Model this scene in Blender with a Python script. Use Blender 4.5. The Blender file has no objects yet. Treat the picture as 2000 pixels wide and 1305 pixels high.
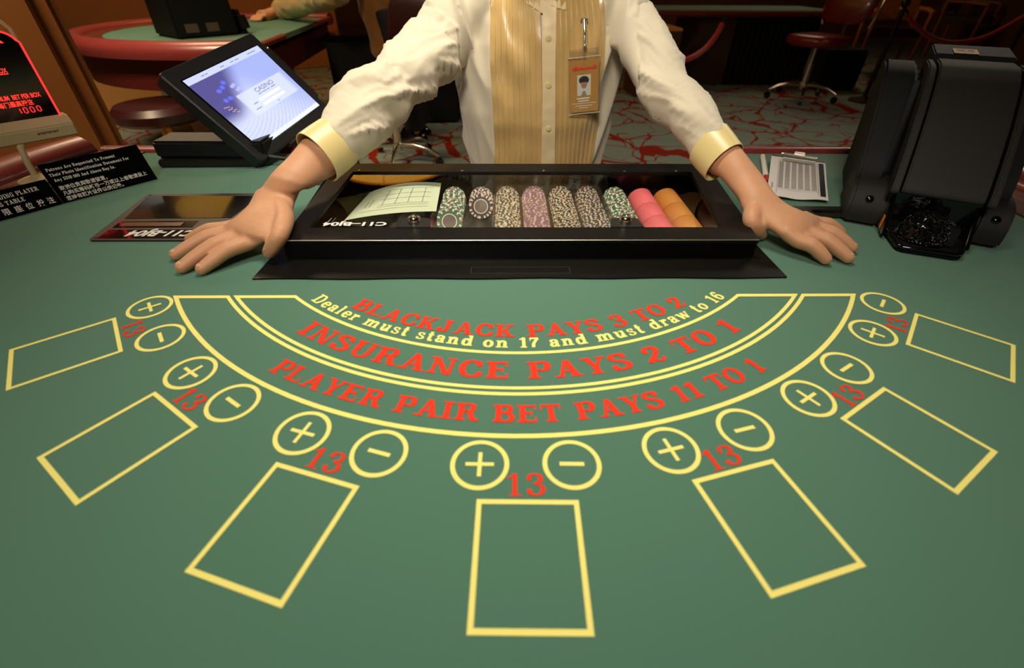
import bpy, bmesh, math, random
import numpy as np
from mathutils import Vector, Matrix, noise
from mathutils.bvhtree import BVHTree

sc = bpy.context.scene
COL = sc.collection
PI = math.pi
random.seed(7)

# ------------------------------------------------------------------ camera, world, lights, exposure
TZ = 0.78                                   # height of the felt
CAM = np.array([0.0, 0.0, TZ + 0.34])
FPX, PITCH, ROLL = 897.34, 0.6703, 0.0068   # focal length in pixels of the 2000 x 1305 frame
_cp, _sp = math.cos(PITCH), math.sin(PITCH)
FWD = np.array([0, _cp, -_sp]); _up = np.array([0, _sp, _cp]); _rt = np.array([1.0, 0, 0])
CR = math.cos(ROLL) * _rt + math.sin(ROLL) * _up
CU = -math.sin(ROLL) * _rt + math.cos(ROLL) * _up
cam_d = bpy.data.cameras.new('camera'); cam = bpy.data.objects.new('camera', cam_d); COL.objects.link(cam)
cam.matrix_world = Matrix(((CR[0], CU[0], -FWD[0], CAM[0]), (CR[1], CU[1], -FWD[1], CAM[1]),
                           (CR[2], CU[2], -FWD[2], CAM[2]), (0, 0, 0, 1)))
cam_d.sensor_width = 36; cam_d.lens = FPX * 36 / 2000; cam_d.clip_start = 0.02; cam_d.clip_end = 60
cam_d.dof.use_dof = True; cam_d.dof.focus_distance = 0.80; cam_d.dof.aperture_fstop = 4.0
sc.camera = cam

world = bpy.data.worlds.new('world'); sc.world = world; world.use_nodes = True
world.node_tree.nodes['Background'].inputs[0].default_value = (1.0, 0.75, 0.5, 1)
world.node_tree.nodes['Background'].inputs[1].default_value = 0.02
vs = sc.view_settings
vs.view_transform = 'Standard'; vs.look = 'None'; vs.gamma = 1.0; vs.exposure = 0.0; vs.use_curve_mapping = False

def area_light(name, loc, target, size, power, color, size_y=None, spread=180):
    d = bpy.data.lights.new(name, 'AREA'); d.energy = power; d.color = color; d.size = size
    d.shape = 'RECTANGLE' if size_y else 'SQUARE'
    if size_y: d.size_y = size_y
    d.spread = math.radians(spread)
    o = bpy.data.objects.new(name, d); COL.objects.link(o); o.location = loc
    o.rotation_euler = (Vector(target) - Vector(loc)).to_track_quat('-Z', 'Y').to_euler()
    return o
WARM = (1.0, 0.89, 0.74)
area_light('table_downlight', (0.03, 0.78, TZ + 1.34), (0.03, 0.38, TZ), 0.42, 2.95, WARM, spread=74)
area_light('dealer_downlight', (-0.35, -0.75, TZ + 1.55), (0.05, 1.05, TZ + 0.15), 0.45, 4.3, WARM, spread=66)
area_light('shoulder_fill', (-0.25, 0.95, 2.9), (-0.16, 1.10, TZ), 0.4, 1.9, WARM, spread=36)  # added fill to brighten the shoulders and upper sleeves
area_light('cabinet_fill', (-2.0, 1.5, 2.9), (-1.9, 2.1, .6), 0.5, 28, (1, .76, .48), spread=90)  # added fill for the cabinet, which the hall light does not reach
area_light('hall_downlight', (-2.4, 3.6, 2.8), (-2.2, 3.6, 0), 0.8, 38, (1, .72, .45))
area_light('aisle_downlight', (2.7, 3.3, 2.8), (1.4, 3.3, 0), 0.7, 12, (1, .84, .66), spread=120)
area_light('far_downlight', (3.5, 7.5, 2.8), (3.5, 7.0, 0), 1.0, 13, (1, .7, .42))

# ------------------------------------------------------------------ helpers
def ray(px, py): return FWD + CR * (px - 1000) / FPX - CU * (py - 652.5) / FPX
def at(px, py, z):                          # the point at height z (above the felt) seen at this pixel of the photograph
    d = ray(px, py); return CAM + d * ((TZ + z - CAM[2]) / d[2])
def aty(px, py, y):                         # the point at depth y
    d = ray(px, py); return CAM + d * (y / d[1])
O0 = np.array([.0062 * .34, 2.4283 * .34]); T0 = .0177
def tl(x, y, z=0.0):                        # table coordinates (origin: centre of the printed arcs) -> world
    c, s = math.cos(T0), math.sin(T0)
    return np.array([O0[0] + c * x - s * y, O0[1] + s * x + c * y, TZ + z])
def lt(p):
    q = np.asarray(p)[:2] - O0; c, s = math.cos(T0), math.sin(T0)
    return np.array([c * q[0] + s * q[1], -s * q[0] + c * q[1], p[2] - TZ])
def nrm(v): v = np.asarray(v, float); return v / (np.linalg.norm(v) + 1e-12)

WM = {}
def tag(o, label=None, cat=None, group=None, kind=None):
    if label: o['label'] = label
    if cat: o['category'] = cat
    if group: o['group'] = group
    if kind: o['kind'] = kind
    return o
def thing(name, label, cat, loc=(0, 0, 0), group=None):
    o = bpy.data.objects.new(name, None); COL.objects.link(o); o.empty_display_size = 0.05
    o.location = [float(v) for v in loc]; WM[o.name] = Vector(o.location)
    return tag(o, label, cat, group)
class MB:
    """collects world-space vertices and faces of one mesh"""
    def __init__(s): s.v = []; s.f = []; s.mi = []
    def add(s, vs_, fs, mi=0):
        b = len(s.v); s.v += [tuple(float(c) for c in p) for p in vs_]
        s.f += [[i + b for i in f] for f in fs]; s.mi += [mi] * len(fs); return s
    def box(s, c, size, rot=None, mi=0, taper=1.0):
        x, y, z = [d / 2 for d in size]
        p = [(-x, -y, -z), (x, -y, -z), (x, y, -z), (-x, y, -z), (-x * taper, -y * taper, z), (x * taper, -y * taper, z), (x * taper, y * taper, z), (-x * taper, y * taper, z)]
        R = rot if rot is not None else Matrix.Identity(3)
        return s.add([Vector(c) + R @ Vector(q) for q in p],
                     [(0, 3, 2, 1), (4, 5, 6, 7), (0, 1, 5, 4), (1, 2, 6, 5), (2, 3, 7, 6), (3, 0, 4, 7)], mi)
    def prism(s, poly, z0, z1, mi=0, fn=None):
        n = len(poly); fn = fn or (lambda x, y, z: (x, y, z))
        return s.add([fn(x, y, z0) for x, y in poly] + [fn(x, y, z1) for x, y in poly],
                     [list(range(n))[::-1], list(range(n, 2 * n))] + [(i, (i + 1) % n, n + (i + 1) % n, n + i) for i in range(n)], mi)
    def tube(s, pts, radii, n=12, mi=0, caps=True):
        pts = [np.asarray(p, float) for p in pts]
        if not hasattr(radii, '__len__'): radii = [radii] * len(pts)
        rings = []; u = None
        for i, p in enumerate(pts):
            t = nrm(pts[min(i + 1, len(pts) - 1)] - pts[max(i - 1, 0)])
            if u is None:
                a = np.array([0, 0, 1.0]) if abs(t[2]) < .9 else np.array([1.0, 0, 0]); u = nrm(np.cross(a, t))
            else: u = nrm(u - t * (u @ t))
            w = np.cross(t, u)
            rings.append([p + radii[i] * (math.cos(2 * PI * k / n) * u + math.sin(2 * PI * k / n) * w) for k in range(n)])
        return s.loft(rings, caps, mi)
    def loft(s, rings, caps=True, mi=0, closed=True):
        n = len(rings[0]); fs = []
        for i in range(len(rings) - 1):
            for k in range(n if closed else n - 1):
                a, b = i * n + k, i * n + (k + 1) % n
                fs.append((a, b, b + n, a + n))
        if caps and closed: fs += [list(range(n))[::-1], list(range((len(rings) - 1) * n, len(rings) * n))]
        return s.add([p for r in rings for p in r], fs, mi)
    def lathe(s, prof, c, axis=(0, 0, 1), n=24, mi=0):
        ax = nrm(axis); a = np.array([0, 0, 1.0]) if abs(ax[2]) < .9 else np.array([1.0, 0, 0])
        u = nrm(np.cross(a, ax)); w = np.cross(ax, u)
        return s.loft([[np.asarray(c) + ax * h + r * (math.cos(2 * PI * k / n) * u + math.sin(2 * PI * k / n) * w) for k in range(n)] for r, h in prof], True, mi)
    def ball(s, c, r, n=12, mi=0, R=None):
        rr = r if hasattr(r, '__len__') else (r, r, r); R = R or Matrix.Identity(3); m = max(4, n // 2 + 2)
        rings = []
        for j in range(m + 1):
            th = PI * j / m
            th = min(max(th, .05), PI - .05)
            rings.append([Vector(c) + R @ Vector((rr[0] * math.sin(th) * math.cos(2 * PI * k / n), rr[1] * math.sin(th) * math.sin(2 * PI * k / n), -rr[2] * math.cos(th))) for k in range(n)])
        return s.loft(rings, True, mi)
    def polys(s, pl, org, xd, yd, sx, sy=None, mi=0):
        org, xd, yd = np.asarray(org, float), np.asarray(xd, float), np.asarray(yd, float); sy = sy or sx
        zn = nrm(np.cross(xd, yd)); zn = zn if zn @ (CAM - org) > 0 else -zn      # each stroke a hair above the last
        for i, p in enumerate(pl): s.add([org + xd * (x * sx) + yd * (y * sy) + zn * (8e-6 * (i % 12)) for x, y in p], [list(range(len(p)))], mi)
        return s
def build(name, mb, mats, parent=None, smooth=None, bevel=None, seg=2):
    me = bpy.data.meshes.new(name)
    off = np.zeros(3)
    if parent is not None: off = np.array(WM[parent.name])
    vv = np.asarray(mb.v, float)
    if parent is None:
        off = np.array([(vv[:, 0].min() + vv[:, 0].max()) / 2, (vv[:, 1].min() + vv[:, 1].max()) / 2, vv[:, 2].min()])
    me.from_pydata((vv - off).tolist(), [], mb.f)
    for m in (mats if isinstance(mats, (list, tuple)) else [mats]): me.materials.append(m)
    if any(mb.mi): me.polygons.foreach_set('material_index', mb.mi)
    if bevel:
        bm = bmesh.new(); bm.from_mesh(me)
        es = [e for e in bm.edges if len(e.link_faces) == 2 and e.calc_face_angle(0) > math.radians(28)]
        bmesh.ops.bevel(bm, geom=es, offset=bevel, segments=seg, affect='EDGES', clamp_overlap=True)
        bm.to_mesh(me); bm.free(); smooth = smooth or 40
    if smooth:
        me.shade_smooth() if hasattr(me, 'shade_smooth') else me.polygons.foreach_set('use_smooth', [True] * len(me.polygons))
        if smooth < 180: me.set_sharp_from_angle(angle=math.radians(smooth))
    o = bpy.data.objects.new(name, me); COL.objects.link(o)
    if parent is not None: o.parent = parent; WM[o.name] = WM[parent.name]
    else: o.location = off; WM[o.name] = Vector(off)
    return o
def copy_tree(o, parent=None):
    c = o.copy(); COL.objects.link(c)
    if parent is not None: c.parent = parent
    for ch in list(o.children): copy_tree(ch, c)
    return c
def remesh(mb, voxel, smooth=4, fac=0.5):
    """one continuous skin around all the shapes in mb -> (verts, faces)"""
    me = bpy.data.meshes.new('tmp'); me.from_pydata(mb.v, [], mb.f)
    bm = bmesh.new(); bm.from_mesh(me); bmesh.ops.recalc_face_normals(bm, faces=bm.faces); bm.to_mesh(me); bm.free()
    o = bpy.data.objects.new('tmp', me); COL.objects.link(o)
    m = o.modifiers.new('r', 'REMESH'); m.mode = 'VOXEL'; m.voxel_size = voxel
    if smooth:
        s = o.modifiers.new('s', 'SMOOTH'); s.factor = fac; s.iterations = smooth
    dg = bpy.context.evaluated_depsgraph_get(); dg.update()
    r = bpy.data.meshes.new_from_object(o.evaluated_get(dg))
    bpy.data.objects.remove(o); bpy.data.meshes.remove(me)
    v = np.empty(len(r.vertices) * 3); r.vertices.foreach_get('co', v); v = v.reshape(-1, 3)
    n = np.empty(len(r.vertices) * 3); r.vertices.foreach_get('normal', n); n = n.reshape(-1, 3)
    f = [tuple(p.vertices) for p in r.polygons]
    bpy.data.meshes.remove(r)
    return v, n, f
def from_arrays(v, f):
    m = MB(); m.v = [tuple(p) for p in v]; m.f = [list(q) for q in f]; m.mi = [0] * len(f); return m
def catmull(pts, n):
    pts = [np.asarray(p, float) for p in pts]; out = []
    for i in range(len(pts) - 1):
        p0, p1, p2, p3 = pts[max(i - 1, 0)], pts[i], pts[i + 1], pts[min(i + 2, len(pts) - 1)]
        for k in range(n):
            t = k / n
            out.append(.5 * ((2 * p1) + (-p0 + p2) * t + (2 * p0 - 5 * p1 + 4 * p2 - p3) * t * t + (-p0 + 3 * p1 - 3 * p2 + p3) * t ** 3))
    out.append(pts[-1]); return out

# ------------------------------------------------------------------ materials
def lin(c): return tuple(((v / 255) / 12.92 if v / 255 < .04045 else (((v / 255) + .055) / 1.055) ** 2.4) for v in c) + (1,)
MATS = {}
def mat(name, rgb, rough=.6, metal=0., spec=.5, emit=None, es=0., coat=0., sheen=0., vary=0., vscale=20, bump=0., bscale=200, stretch=(1, 1, 1)):
    m = bpy.data.materials.new(name); m.use_nodes = True; MATS[name] = m
    nt = m.node_tree; b = nt.nodes['Principled BSDF']
    b.inputs['Base Color'].default_value = lin(rgb); b.inputs['Roughness'].default_value = rough
    b.inputs['Metallic'].default_value = metal; b.inputs['Specular IOR Level'].default_value = spec
    b.inputs['Coat Weight'].default_value = coat; b.inputs['Sheen Weight'].default_value = sheen
    if emit: b.inputs['Emission Color'].default_value = lin(emit); b.inputs['Emission Strength'].default_value = es
    if vary or bump:
        tc = nt.nodes.new('ShaderNodeTexCoord'); mp = nt.nodes.new('ShaderNodeMapping'); mp.inputs['Scale'].default_value = stretch
        nt.links.new(tc.outputs['Object'], mp.inputs[0])
    if vary:
        n = nt.nodes.new('ShaderNodeTexNoise'); n.inputs['Scale'].default_value = vscale; n.inputs['Detail'].default_value = 6
        nt.links.new(mp.outputs[0], n.inputs['Vector'])
        mx = nt.nodes.new('ShaderNodeMix'); mx.data_type = 'RGBA'
        c = lin(rgb); mx.inputs[6].default_value = tuple(v * (1 - vary) for v in c[:3]) + (1,)
        mx.inputs[7].default_value = tuple(min(1, v * (1 + vary)) for v in c[:3]) + (1,)
        nt.links.new(n.outputs[0], mx.inputs[0]); nt.links.new(mx.outputs[2], b.inputs['Base Color'])
    if bump:
        n = nt.nodes.new('ShaderNodeTexNoise'); n.inputs['Scale'].default_value = bscale; n.inputs['Detail'].default_value = 4
        nt.links.new(mp.outputs[0], n.inputs['Vector'])
        bp = nt.nodes.new('ShaderNodeBump'); bp.inputs['Strength'].default_value = bump; bp.inputs['Distance'].default_value = .002
        nt.links.new(n.outputs[0], bp.inputs['Height']); nt.links.new(bp.outputs[0], b.inputs['Normal'])
    return m
def glass(name, tint=(1, 1, 1), rough=0.02, ior=1.5, alpha=0.0, body=(20, 20, 20)):
    """thin clear sheet: see-through with Fresnel reflection (alpha: how much the sheet itself hides)"""
    m = bpy.data.materials.new(name); m.use_nodes = True; nt = m.node_tree; nt.nodes.clear()
    out = nt.nodes.new('ShaderNodeOutputMaterial'); tr = nt.nodes.new('ShaderNodeBsdfTransparent'); gl = nt.nodes.new('ShaderNodeBsdfGlossy')
    fr = nt.nodes.new('ShaderNodeFresnel'); ge = nt.nodes.new('ShaderNodeNewGeometry'); mm_ = nt.nodes.new('ShaderNodeMix'); mm_.inputs[2].default_value = ior; mm_.inputs[3].default_value = 1 / ior   # same reflection from both faces of the sheet
    nt.links.new(ge.outputs['Backfacing'], mm_.inputs[0]); nt.links.new(mm_.outputs[0], fr.inputs[0]); mx = nt.nodes.new('ShaderNodeMixShader')
    tr.inputs[0].default_value = tint + (1,); gl.inputs['Roughness'].default_value = rough
    src = tr.outputs[0]
    if alpha:
        df = nt.nodes.new('ShaderNodeBsdfDiffuse'); df.inputs[0].default_value = lin(body)
        m2 = nt.nodes.new('ShaderNodeMixShader'); m2.inputs[0].default_value = alpha
        nt.links.new(tr.outputs[0], m2.inputs[1]); nt.links.new(df.outputs[0], m2.inputs[2]); src = m2.outputs[0]
    nt.links.new(fr.outputs[0], mx.inputs[0]); nt.links.new(src, mx.inputs[1]); nt.links.new(gl.outputs[0], mx.inputs[2])
    nt.links.new(mx.outputs[0], out.inputs[0]); return m

def felt_mat():
    m = mat('green_felt', (82, 124, 103), .95, spec=.1, sheen=.25, vary=.10, vscale=900, bump=.25, bscale=1800)
    return m
M_felt = felt_mat()
M_yellow = mat('yellow_print', (250, 240, 136), .9, spec=.1, vary=.03, vscale=600)
M_red = mat('red_print', (232, 62, 40), .9, spec=.1, vary=.04, vscale=600)
M_wood = mat('rail_wood', (104, 50, 28), .35, coat=.3, vary=.25, vscale=12, stretch=(1, 6, 1))
M_leather = mat('red_leather', (132, 52, 50), .33, coat=.15, bump=.15, bscale=300, vary=.1)
M_black = mat('black_plastic', (26, 25, 23), .45, bump=.12, bscale=900)
M_blackg = mat('gloss_black', (10, 10, 10), .12, coat=.3)
M_dark = mat('dark_bronze', (9, 7, 5), .48, spec=.2, coat=.03, vary=.15, vscale=60)
M_chrome = mat('chrome', (235, 225, 205), .18, metal=1)
M_steel = mat('satin_steel', (245, 240, 225), .32, metal=1)
M_post = mat('dark_bronze_post', (60, 44, 26), .4, metal=.6)
M_brass = mat('brass', (200, 150, 70), .25, metal=1)
M_white = mat('white_print', (232, 226, 214), .7)
M_paper = mat('white_paper', (225, 220, 215), .8)
M_ink = mat('grey_ink', (120, 116, 118), .8)
M_inkb = mat('black_ink', (28, 27, 28), .7)
M_shirt = mat('cream_cotton', (214, 204, 180), .8, sheen=.3, bump=.12, bscale=900, spec=.3)
M_satin = mat('gold_satin', (208, 174, 110), .27, sheen=.35, spec=.9, vary=.16, vscale=28, bump=.1, bscale=600, stretch=(1, 1, .35))
M_cuff = mat('pale_gold_satin', (226, 206, 140), .34, sheen=.3, spec=.6, vary=.04)
M_placket = mat('placket_satin', (236, 214, 168), .42, spec=.5, sheen=.3)
M_skin = None
M_glass = glass('lid_glass', (.93, .91, .86), .015, 1.5)
M_acrylic = glass('clear_acrylic', (.93, .93, .9), .05, 1.45, alpha=.05, body=(200, 190, 170))
M_smoke = glass('smoked_glass', (.10, .09, .07), .03, 1.55)
M_led = mat('red_led', (255, 30, 30), .4, emit=(255, 40, 44), es=2.2)
M_ledtext = mat('red_led_text', (255, 40, 30), .4, emit=(255, 52, 40), es=1.9)
M_beige = mat('beige_plastic', (222, 202, 152), .5, vary=.03)

# ------------------------------------------------------------------ serif lettering (own glyphs, drawn with a flat pen)
V_, T_, S_ = .235, .125, .10
def _rect(x0, y0, x1, y1): return [[(x0, y0), (x1, y0), (x1, y1), (x0, y1)]]
def st(x, y0=0, y1=1, w=None):
    w = w or V_; return _rect(x, y0, x + w, y1)
def sl(xc, y, w): return _rect(xc - w / 2, y, xc + w / 2, y + S_)
def br(x0, x1, y, t=None):
    t = t or T_; return _rect(x0, y, x1, y + t)
def dg(x0, y0, x1, y1, w): return [[(x0, y0), (x0 + w, y0), (x1 + w, y1), (x1, y1)]]
def disc(x, y, r): return [[(x + r * math.cos(2 * PI * k / 14), y + r * math.sin(2 * PI * k / 14)) for k in range(14)]]
def pn(pts, closed=False, V=None, T=None, n=6):
    V = V or V_; T = T or T_
    P_ = [np.array(p, float) for p in pts]
    if closed:
        N = len(P_); ext = [P_[-2]] + [P_[-1]] + P_ + P_[:2]
        sm = []
        for i in range(N):
            p0, p1, p2, p3 = P_[i - 1], P_[i], P_[(i + 1) % N], P_[(i + 2) % N]
            for k in range(n):
                t = k / n; sm.append(.5 * ((2 * p1) + (-p0 + p2) * t + (2 * p0 - 5 * p1 + 4 * p2 - p3) * t * t + (-p0 + 3 * p1 - 3 * p2 + p3) * t ** 3))
        sm.append(sm[0])
    else: sm = catmull(P_, n)
    L, R = [], []
    m = len(sm)
    for i in range(m):
        a, b = sm[max(i - 1, 0)], sm[min(i + 1, m - 1)]
        if closed and i in (0, m - 1): a, b = sm[m - 2], sm[1]
        t = nrm(b - a); w = (T + (V - T) * abs(t[1]) ** 1.3) / 2
        nn = np.array([-t[1], t[0]]) * w
        L.append(tuple(sm[i] + nn)); R.append(tuple(sm[i] - nn))
    return [[R[i], R[i + 1], L[i + 1], L[i]] for i in range(m - 1)]
X_ = .67
def oval(cx, cy, rx, ry): return pn([(cx + rx * math.cos(a), cy + ry * math.sin(a)) for a in [2 * PI * k / 12 for k in range(12)]], True, n=3)
def make_glyphs():
    G = {}
    h = .04
    G['A'] = (dg(.13, 0, .41, 1, T_ * 1.15) + dg(.66, 0, .36, 1, V_) + br(.22, .72, .27) + sl(.17, 0, .36) + sl(.77, 0, .42), .97)
    G['B'] = (st(.1) + br(0, .45, 0) + br(0, .45, 1 - T_) + br(.2, .5, .49) + pn([(.42, 1 - h), (.60, .93), (.68, .76), (.60, .58), (.42, .53)]) + pn([(.42, .53), (.66, .48), (.75, .28), (.66, .09), (.42, h)]), .9)
    G['C'] = (pn([(.76, .68), (.68, .88), (.47, 1 - h), (.25, .84), (.15, .5), (.25, .16), (.49, h), (.70, .11), (.82, .32)]) + st(.75, .64, 1, .06), .92)
    G['D'] = (st(.1) + br(0, .45, 0) + br(0, .45, 1 - T_) + pn([(.4, 1 - h), (.66, .90), (.80, .5), (.66, .10), (.4, h)]), .97)
    G['E'] = (st(.1) + br(0, .76, 0) + br(0, .74, 1 - T_) + br(.25, .58, .47) + st(.71, 0, .31, .06) + st(.69, .70, 1, .06) + st(.54, .35, .66, .055), .86)
    G['F'] = (st(.1) + sl(.21, 0, .44) + br(0, .74, 1 - T_) + br(.25, .56, .46) + st(.69, .68, 1, .06) + st(.52, .34, .65, .055), .80)
    G['G'] = (pn([(.76, .68), (.68, .88), (.47, 1 - h), (.25, .84), (.15, .5), (.25, .16), (.47, h), (.66, .12)]) + st(.75, .64, 1, .06) + st(.60, .02, .44, V_ * .85) + sl(.70, .40, .40), .98)
    G['H'] = (st(.1) + st(.62) + sl(.21, 0, .42) + sl(.21, 1 - S_, .42) + sl(.73, 0, .42) + sl(.73, 1 - S_, .42) + br(.2, .7, .47), .98)
    G['I'] = (st(.12) + sl(.23, 0, .46) + sl(.23, 1 - S_, .46), .50)
    G['J'] = (pn([(.44, .95), (.44, .30), (.38, .10), (.22, h), (.10, .12), (.10, .26)]) + sl(.44, 1 - S_, .44) + disc(.12, .26, .10), .72)
    G['K'] = (st(.1) + sl(.21, 0, .42) + sl(.21, 1 - S_, .42) + dg(.28, .40, .66, 1, T_ * 1.2) + dg(.58, 0, .34, .58, V_) + sl(.72, 0, .42) + sl(.70, 1 - S_, .36), .98)
    G['L'] = (st(.1) + sl(.21, 1 - S_, .44) + br(0, .74, 0) + st(.69, 0, .36, .06), .82)
    G['M'] = (st(.12, w=T_) + st(.86) + dg(.42, .1, .1, 1, V_) + dg(.45, .1, .86, 1, T_) + sl(.16, 0, .34) + sl(.14, 1 - S_, .3) + sl(.96, 0, .42) + sl(1.0, 1 - S_, .34), 1.2)
    G['N'] = (st(.13, w=T_) + st(.74, w=T_) + dg(.60, 0, .08, 1, V_) + sl(.17, 0, .36) + sl(.12, 1 - S_, .26) + sl(.78, 1 - S_, .36), .98)
    G['O'] = (oval(.46, .5, .33, .46), .94)
    G['P'] = (st(.1) + sl(.21, 0, .46) + br(0, .45, 1 - T_) + br(.2, .45, .42) + pn([(.42, 1 - h), (.64, .92), (.72, .71), (.64, .51), (.42, .46)]), .84)
    G['Q'] = (oval(.46, .5, .33, .46) + pn([(.42, .2), (.6, .02), (.86, -.1)]), .94)
    G['R'] = (st(.1) + sl(.21, 0, .44) + br(0, .45, 1 - T_) + br(.2, .45, .47) + pn([(.42, 1 - h), (.62, .93), (.69, .74), (.62, .56), (.42, .51)]) + pn([(.44, .50), (.62, .40), (.68, .16), (.80, .05), (.92, .12)]), .96)
    G['S'] = (pn([(.66, .72), (.56, .92), (.38, 1 - h), (.20, .90), (.16, .74), (.30, .60), (.52, .49), (.68, .33), (.62, .12), (.40, h), (.20, .10), (.11, .30)], T=.12) + st(.63, .68, 1, .06) + st(.06, 0, .32, .06), .80)
    G['T'] = (st(.32) + sl(.425, 0, .46) + br(.02, .83, 1 - T_) + st(.02, .66, 1, .06) + st(.77, .66, 1, .06), .88)
    G['U'] = (pn([(.21, .96), (.21, .32), (.30, .10), (.48, h), (.66, .12), (.73, .32), (.73, .96)], V=V_ * .8) + st(.10, .4, 1) + sl(.21, 1 - S_, .42) + sl(.74, 1 - S_, .34), .95)
    G['X'] = (dg(.58, 0, .12, 1, V_) + dg(.12, 0, .62, 1, T_) + sl(.18, 0, .34) + sl(.7, 0, .42) + sl(.22, 1 - S_, .42) + sl(.68, 1 - S_, .34), .92)
    G['Y'] = (st(.34, 0, .48) + dg(.34, .42, .08, 1, V_) + dg(.44, .44, .70, 1, T_ * 1.1) + sl(.445, 0, .44) + sl(.19, 1 - S_, .40) + sl(.74, 1 - S_, .34), .90)
    G['0'] = (oval(.36, .5, .25, .46), .72)
    G['1'] = (st(.24) + sl(.345, 0, .46) + pn([(.06, .80), (.2, .86), (.34, .99)], V=.09), .60)
    G['2'] = (pn([(.12, .72), (.20, .90), (.38, 1 - h), (.56, .88), (.58, .68), (.42, .44), (.16, .20), (.08, .05)]) + disc(.17, .72, .11) + pn([(.10, .09), (.30, .16), (.48, .06), (.62, .10), (.68, .28)], V=.12, T=.15), .76)
    G['3'] = (pn([(.12, .78), (.22, .93), (.38, 1 - h), (.55, .88), (.55, .66), (.32, .53)]) + pn([(.32, .53), (.58, .44), (.62, .22), (.48, .06), (.28, h), (.10, .18)]) + disc(.15, .77, .09) + disc(.14, .22, .10), .74)
    G['4'] = (st(.40) + dg(.04, .28, .42, .98, T_) + br(.04, .72, .24) + sl(.5, 0, .42), .78)
    G['6'] = (pn([(.60, .80), (.50, .94), (.34, .94), (.18, .74), (.14, .38), (.22, .12), (.38, h), (.56, .14), (.60, .34), (.52, .52), (.36, .58), (.18, .44)]) + disc(.57, .79, .09), .74)
    G['7'] = (br(.06, .66, 1 - .17, .15) + st(.06, .66, 1, .06) + pn([(.62, .9), (.44, .62), (.30, .34), (.28, .02)]), .70)
    G['$'] = (G['S'][0] + st(.36, -.1, 1.1, .06), .80)
    G['-'] = (br(.06, .40, .30, .11), .46); G['.'] = (disc(.16, .1, .11), .32); G[' '] = ([], .42)
    # lowercase
    x = X_; m = x - h
    stem = lambda X, y1=x: st(X, 0, y1, V_ * .92) + sl(X + .1, 0, .40) + _rect(X - .09, y1 - S_, X + .1, y1)
    G['a'] = (pn([(.12, .50), (.22, .63), (.40, m), (.52, .54), (.52, .16), (.58, .05), (.70, .08)]) + pn([(.52, .40), (.26, .34), (.14, .18), (.24, h), (.42, .08), (.52, .2)]) + disc(.16, .50, .09), .72)
    G['b'] = (st(.12, 0, 1) + _rect(.02, 1 - S_, .2, 1) + pn([(.26, .5), (.42, m), (.62, .56), (.68, .33), (.60, .10), (.40, h), (.26, .12)]), .80)
    G['c'] = (pn([(.56, .50), (.48, .62), (.36, m), (.18, .54), (.13, .33), (.20, .12), (.38, h), (.60, .18)]) + disc(.53, .49, .09), .68)
    G['d'] = (st(.48, 0, 1) + _rect(.38, 1 - S_, .6, 1) + _rect(.5, 0, .8, S_) + pn([(.50, .5), (.38, m), (.20, .56), (.13, .33), (.20, .10), (.38, h), (.52, .14)]), .82)
    G['e'] = (pn([(.16, .37), (.58, .37), (.55, .55), (.38, m), (.20, .56), (.13, .33), (.20, .12), (.38, h), (.60, .17)]), .70)
    G['f'] = (pn([(.24, .02), (.24, .72), (.32, .92), (.50, .92)]) + sl(.25, 0, .42) + br(.04, .48, x - S_, S_) + disc(.5, .86, .09), .54)
    G['h'] = (stem(.12, 1) + pn([(.30, .5), (.46, m), (.62, .54), (.64, .3), (.64, .03)]) + sl(.66, 0, .38), .90)
    G['i'] = (stem(.12) + disc(.22, .88, .12), .46)
    G['l'] = (stem(.12, 1), .46)
    G['n'] = (stem(.12) + pn([(.30, .5), (.46, m), (.62, .54), (.64, .3), (.64, .03)]) + sl(.66, 0, .38), .90)
    G['m'] = (stem(.12) + pn([(.30, .5), (.46, m), (.60, .54), (.62, .3), (.62, .03)]) + sl(.63, 0, .36) + pn([(.70, .5), (.88, m), (1.02, .54), (1.04, .3), (1.04, .03)]) + sl(1.06, 0, .36), 1.28)
    G['o'] = (oval(.38, x / 2, .25, x / 2 - h), .76)
    G['p'] = (st(.12, -.28, x) + sl(.22, -.28, .4) + _rect(.02, x - S_, .2, x) + pn([(.26, .5), (.42, m), (.62, .56), (.68, .33), (.60, .10), (.40, h), (.26, .12)]), .80)
    G['q'] = (st(.48, -.28, x) + sl(.58, -.28, .4) + pn([(.50, .5), (.38, m), (.20, .56), (.13, .33), (.20, .10), (.38, h), (.52, .14)]), .80)
    G['r'] = (stem(.12) + pn([(.30, .44), (.40, .60), (.54, .60)]) + disc(.54, .55, .10), .64)
    G['s'] = (pn([(.50, .48), (.42, .61), (.30, m), (.16, .60), (.14, .46), (.28, .37), (.46, .29), (.54, .18), (.44, .06), (.30, h), (.16, .08), (.09, .20)], T=.10, V=.17) + st(.48, .44, x, .05) + st(.06, 0, .22, .05), .62)
    G['t'] = (pn([(.24, .90), (.24, .16), (.34, h), (.48, .10)]) + br(.04, .46, x - S_, S_), .52)
    G['u'] = (pn([(.22, .64), (.22, .20), (.34, h), (.50, .12), (.60, .3)]) + st(.54, 0, x, V_ * .92) + _rect(.5, 0, .82, S_) + _rect(.02, x - S_, .24, x) + _rect(.42, x - S_, .6, x), .86)
    G['v'] = (dg(.28, 0, .06, x, V_) + dg(.34, 0, .58, x, T_) + sl(.16, x - S_, .36) + sl(.62, x - S_, .28), .74)
    G['w'] = (dg(.24, 0, .06, x, V_) + dg(.30, 0, .48, x, T_) + dg(.62, 0, .42, x, V_) + dg(.70, 0, .92, x, T_) + sl(.14, x - S_, .34) + sl(.94, x - S_, .28), 1.06)
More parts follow.
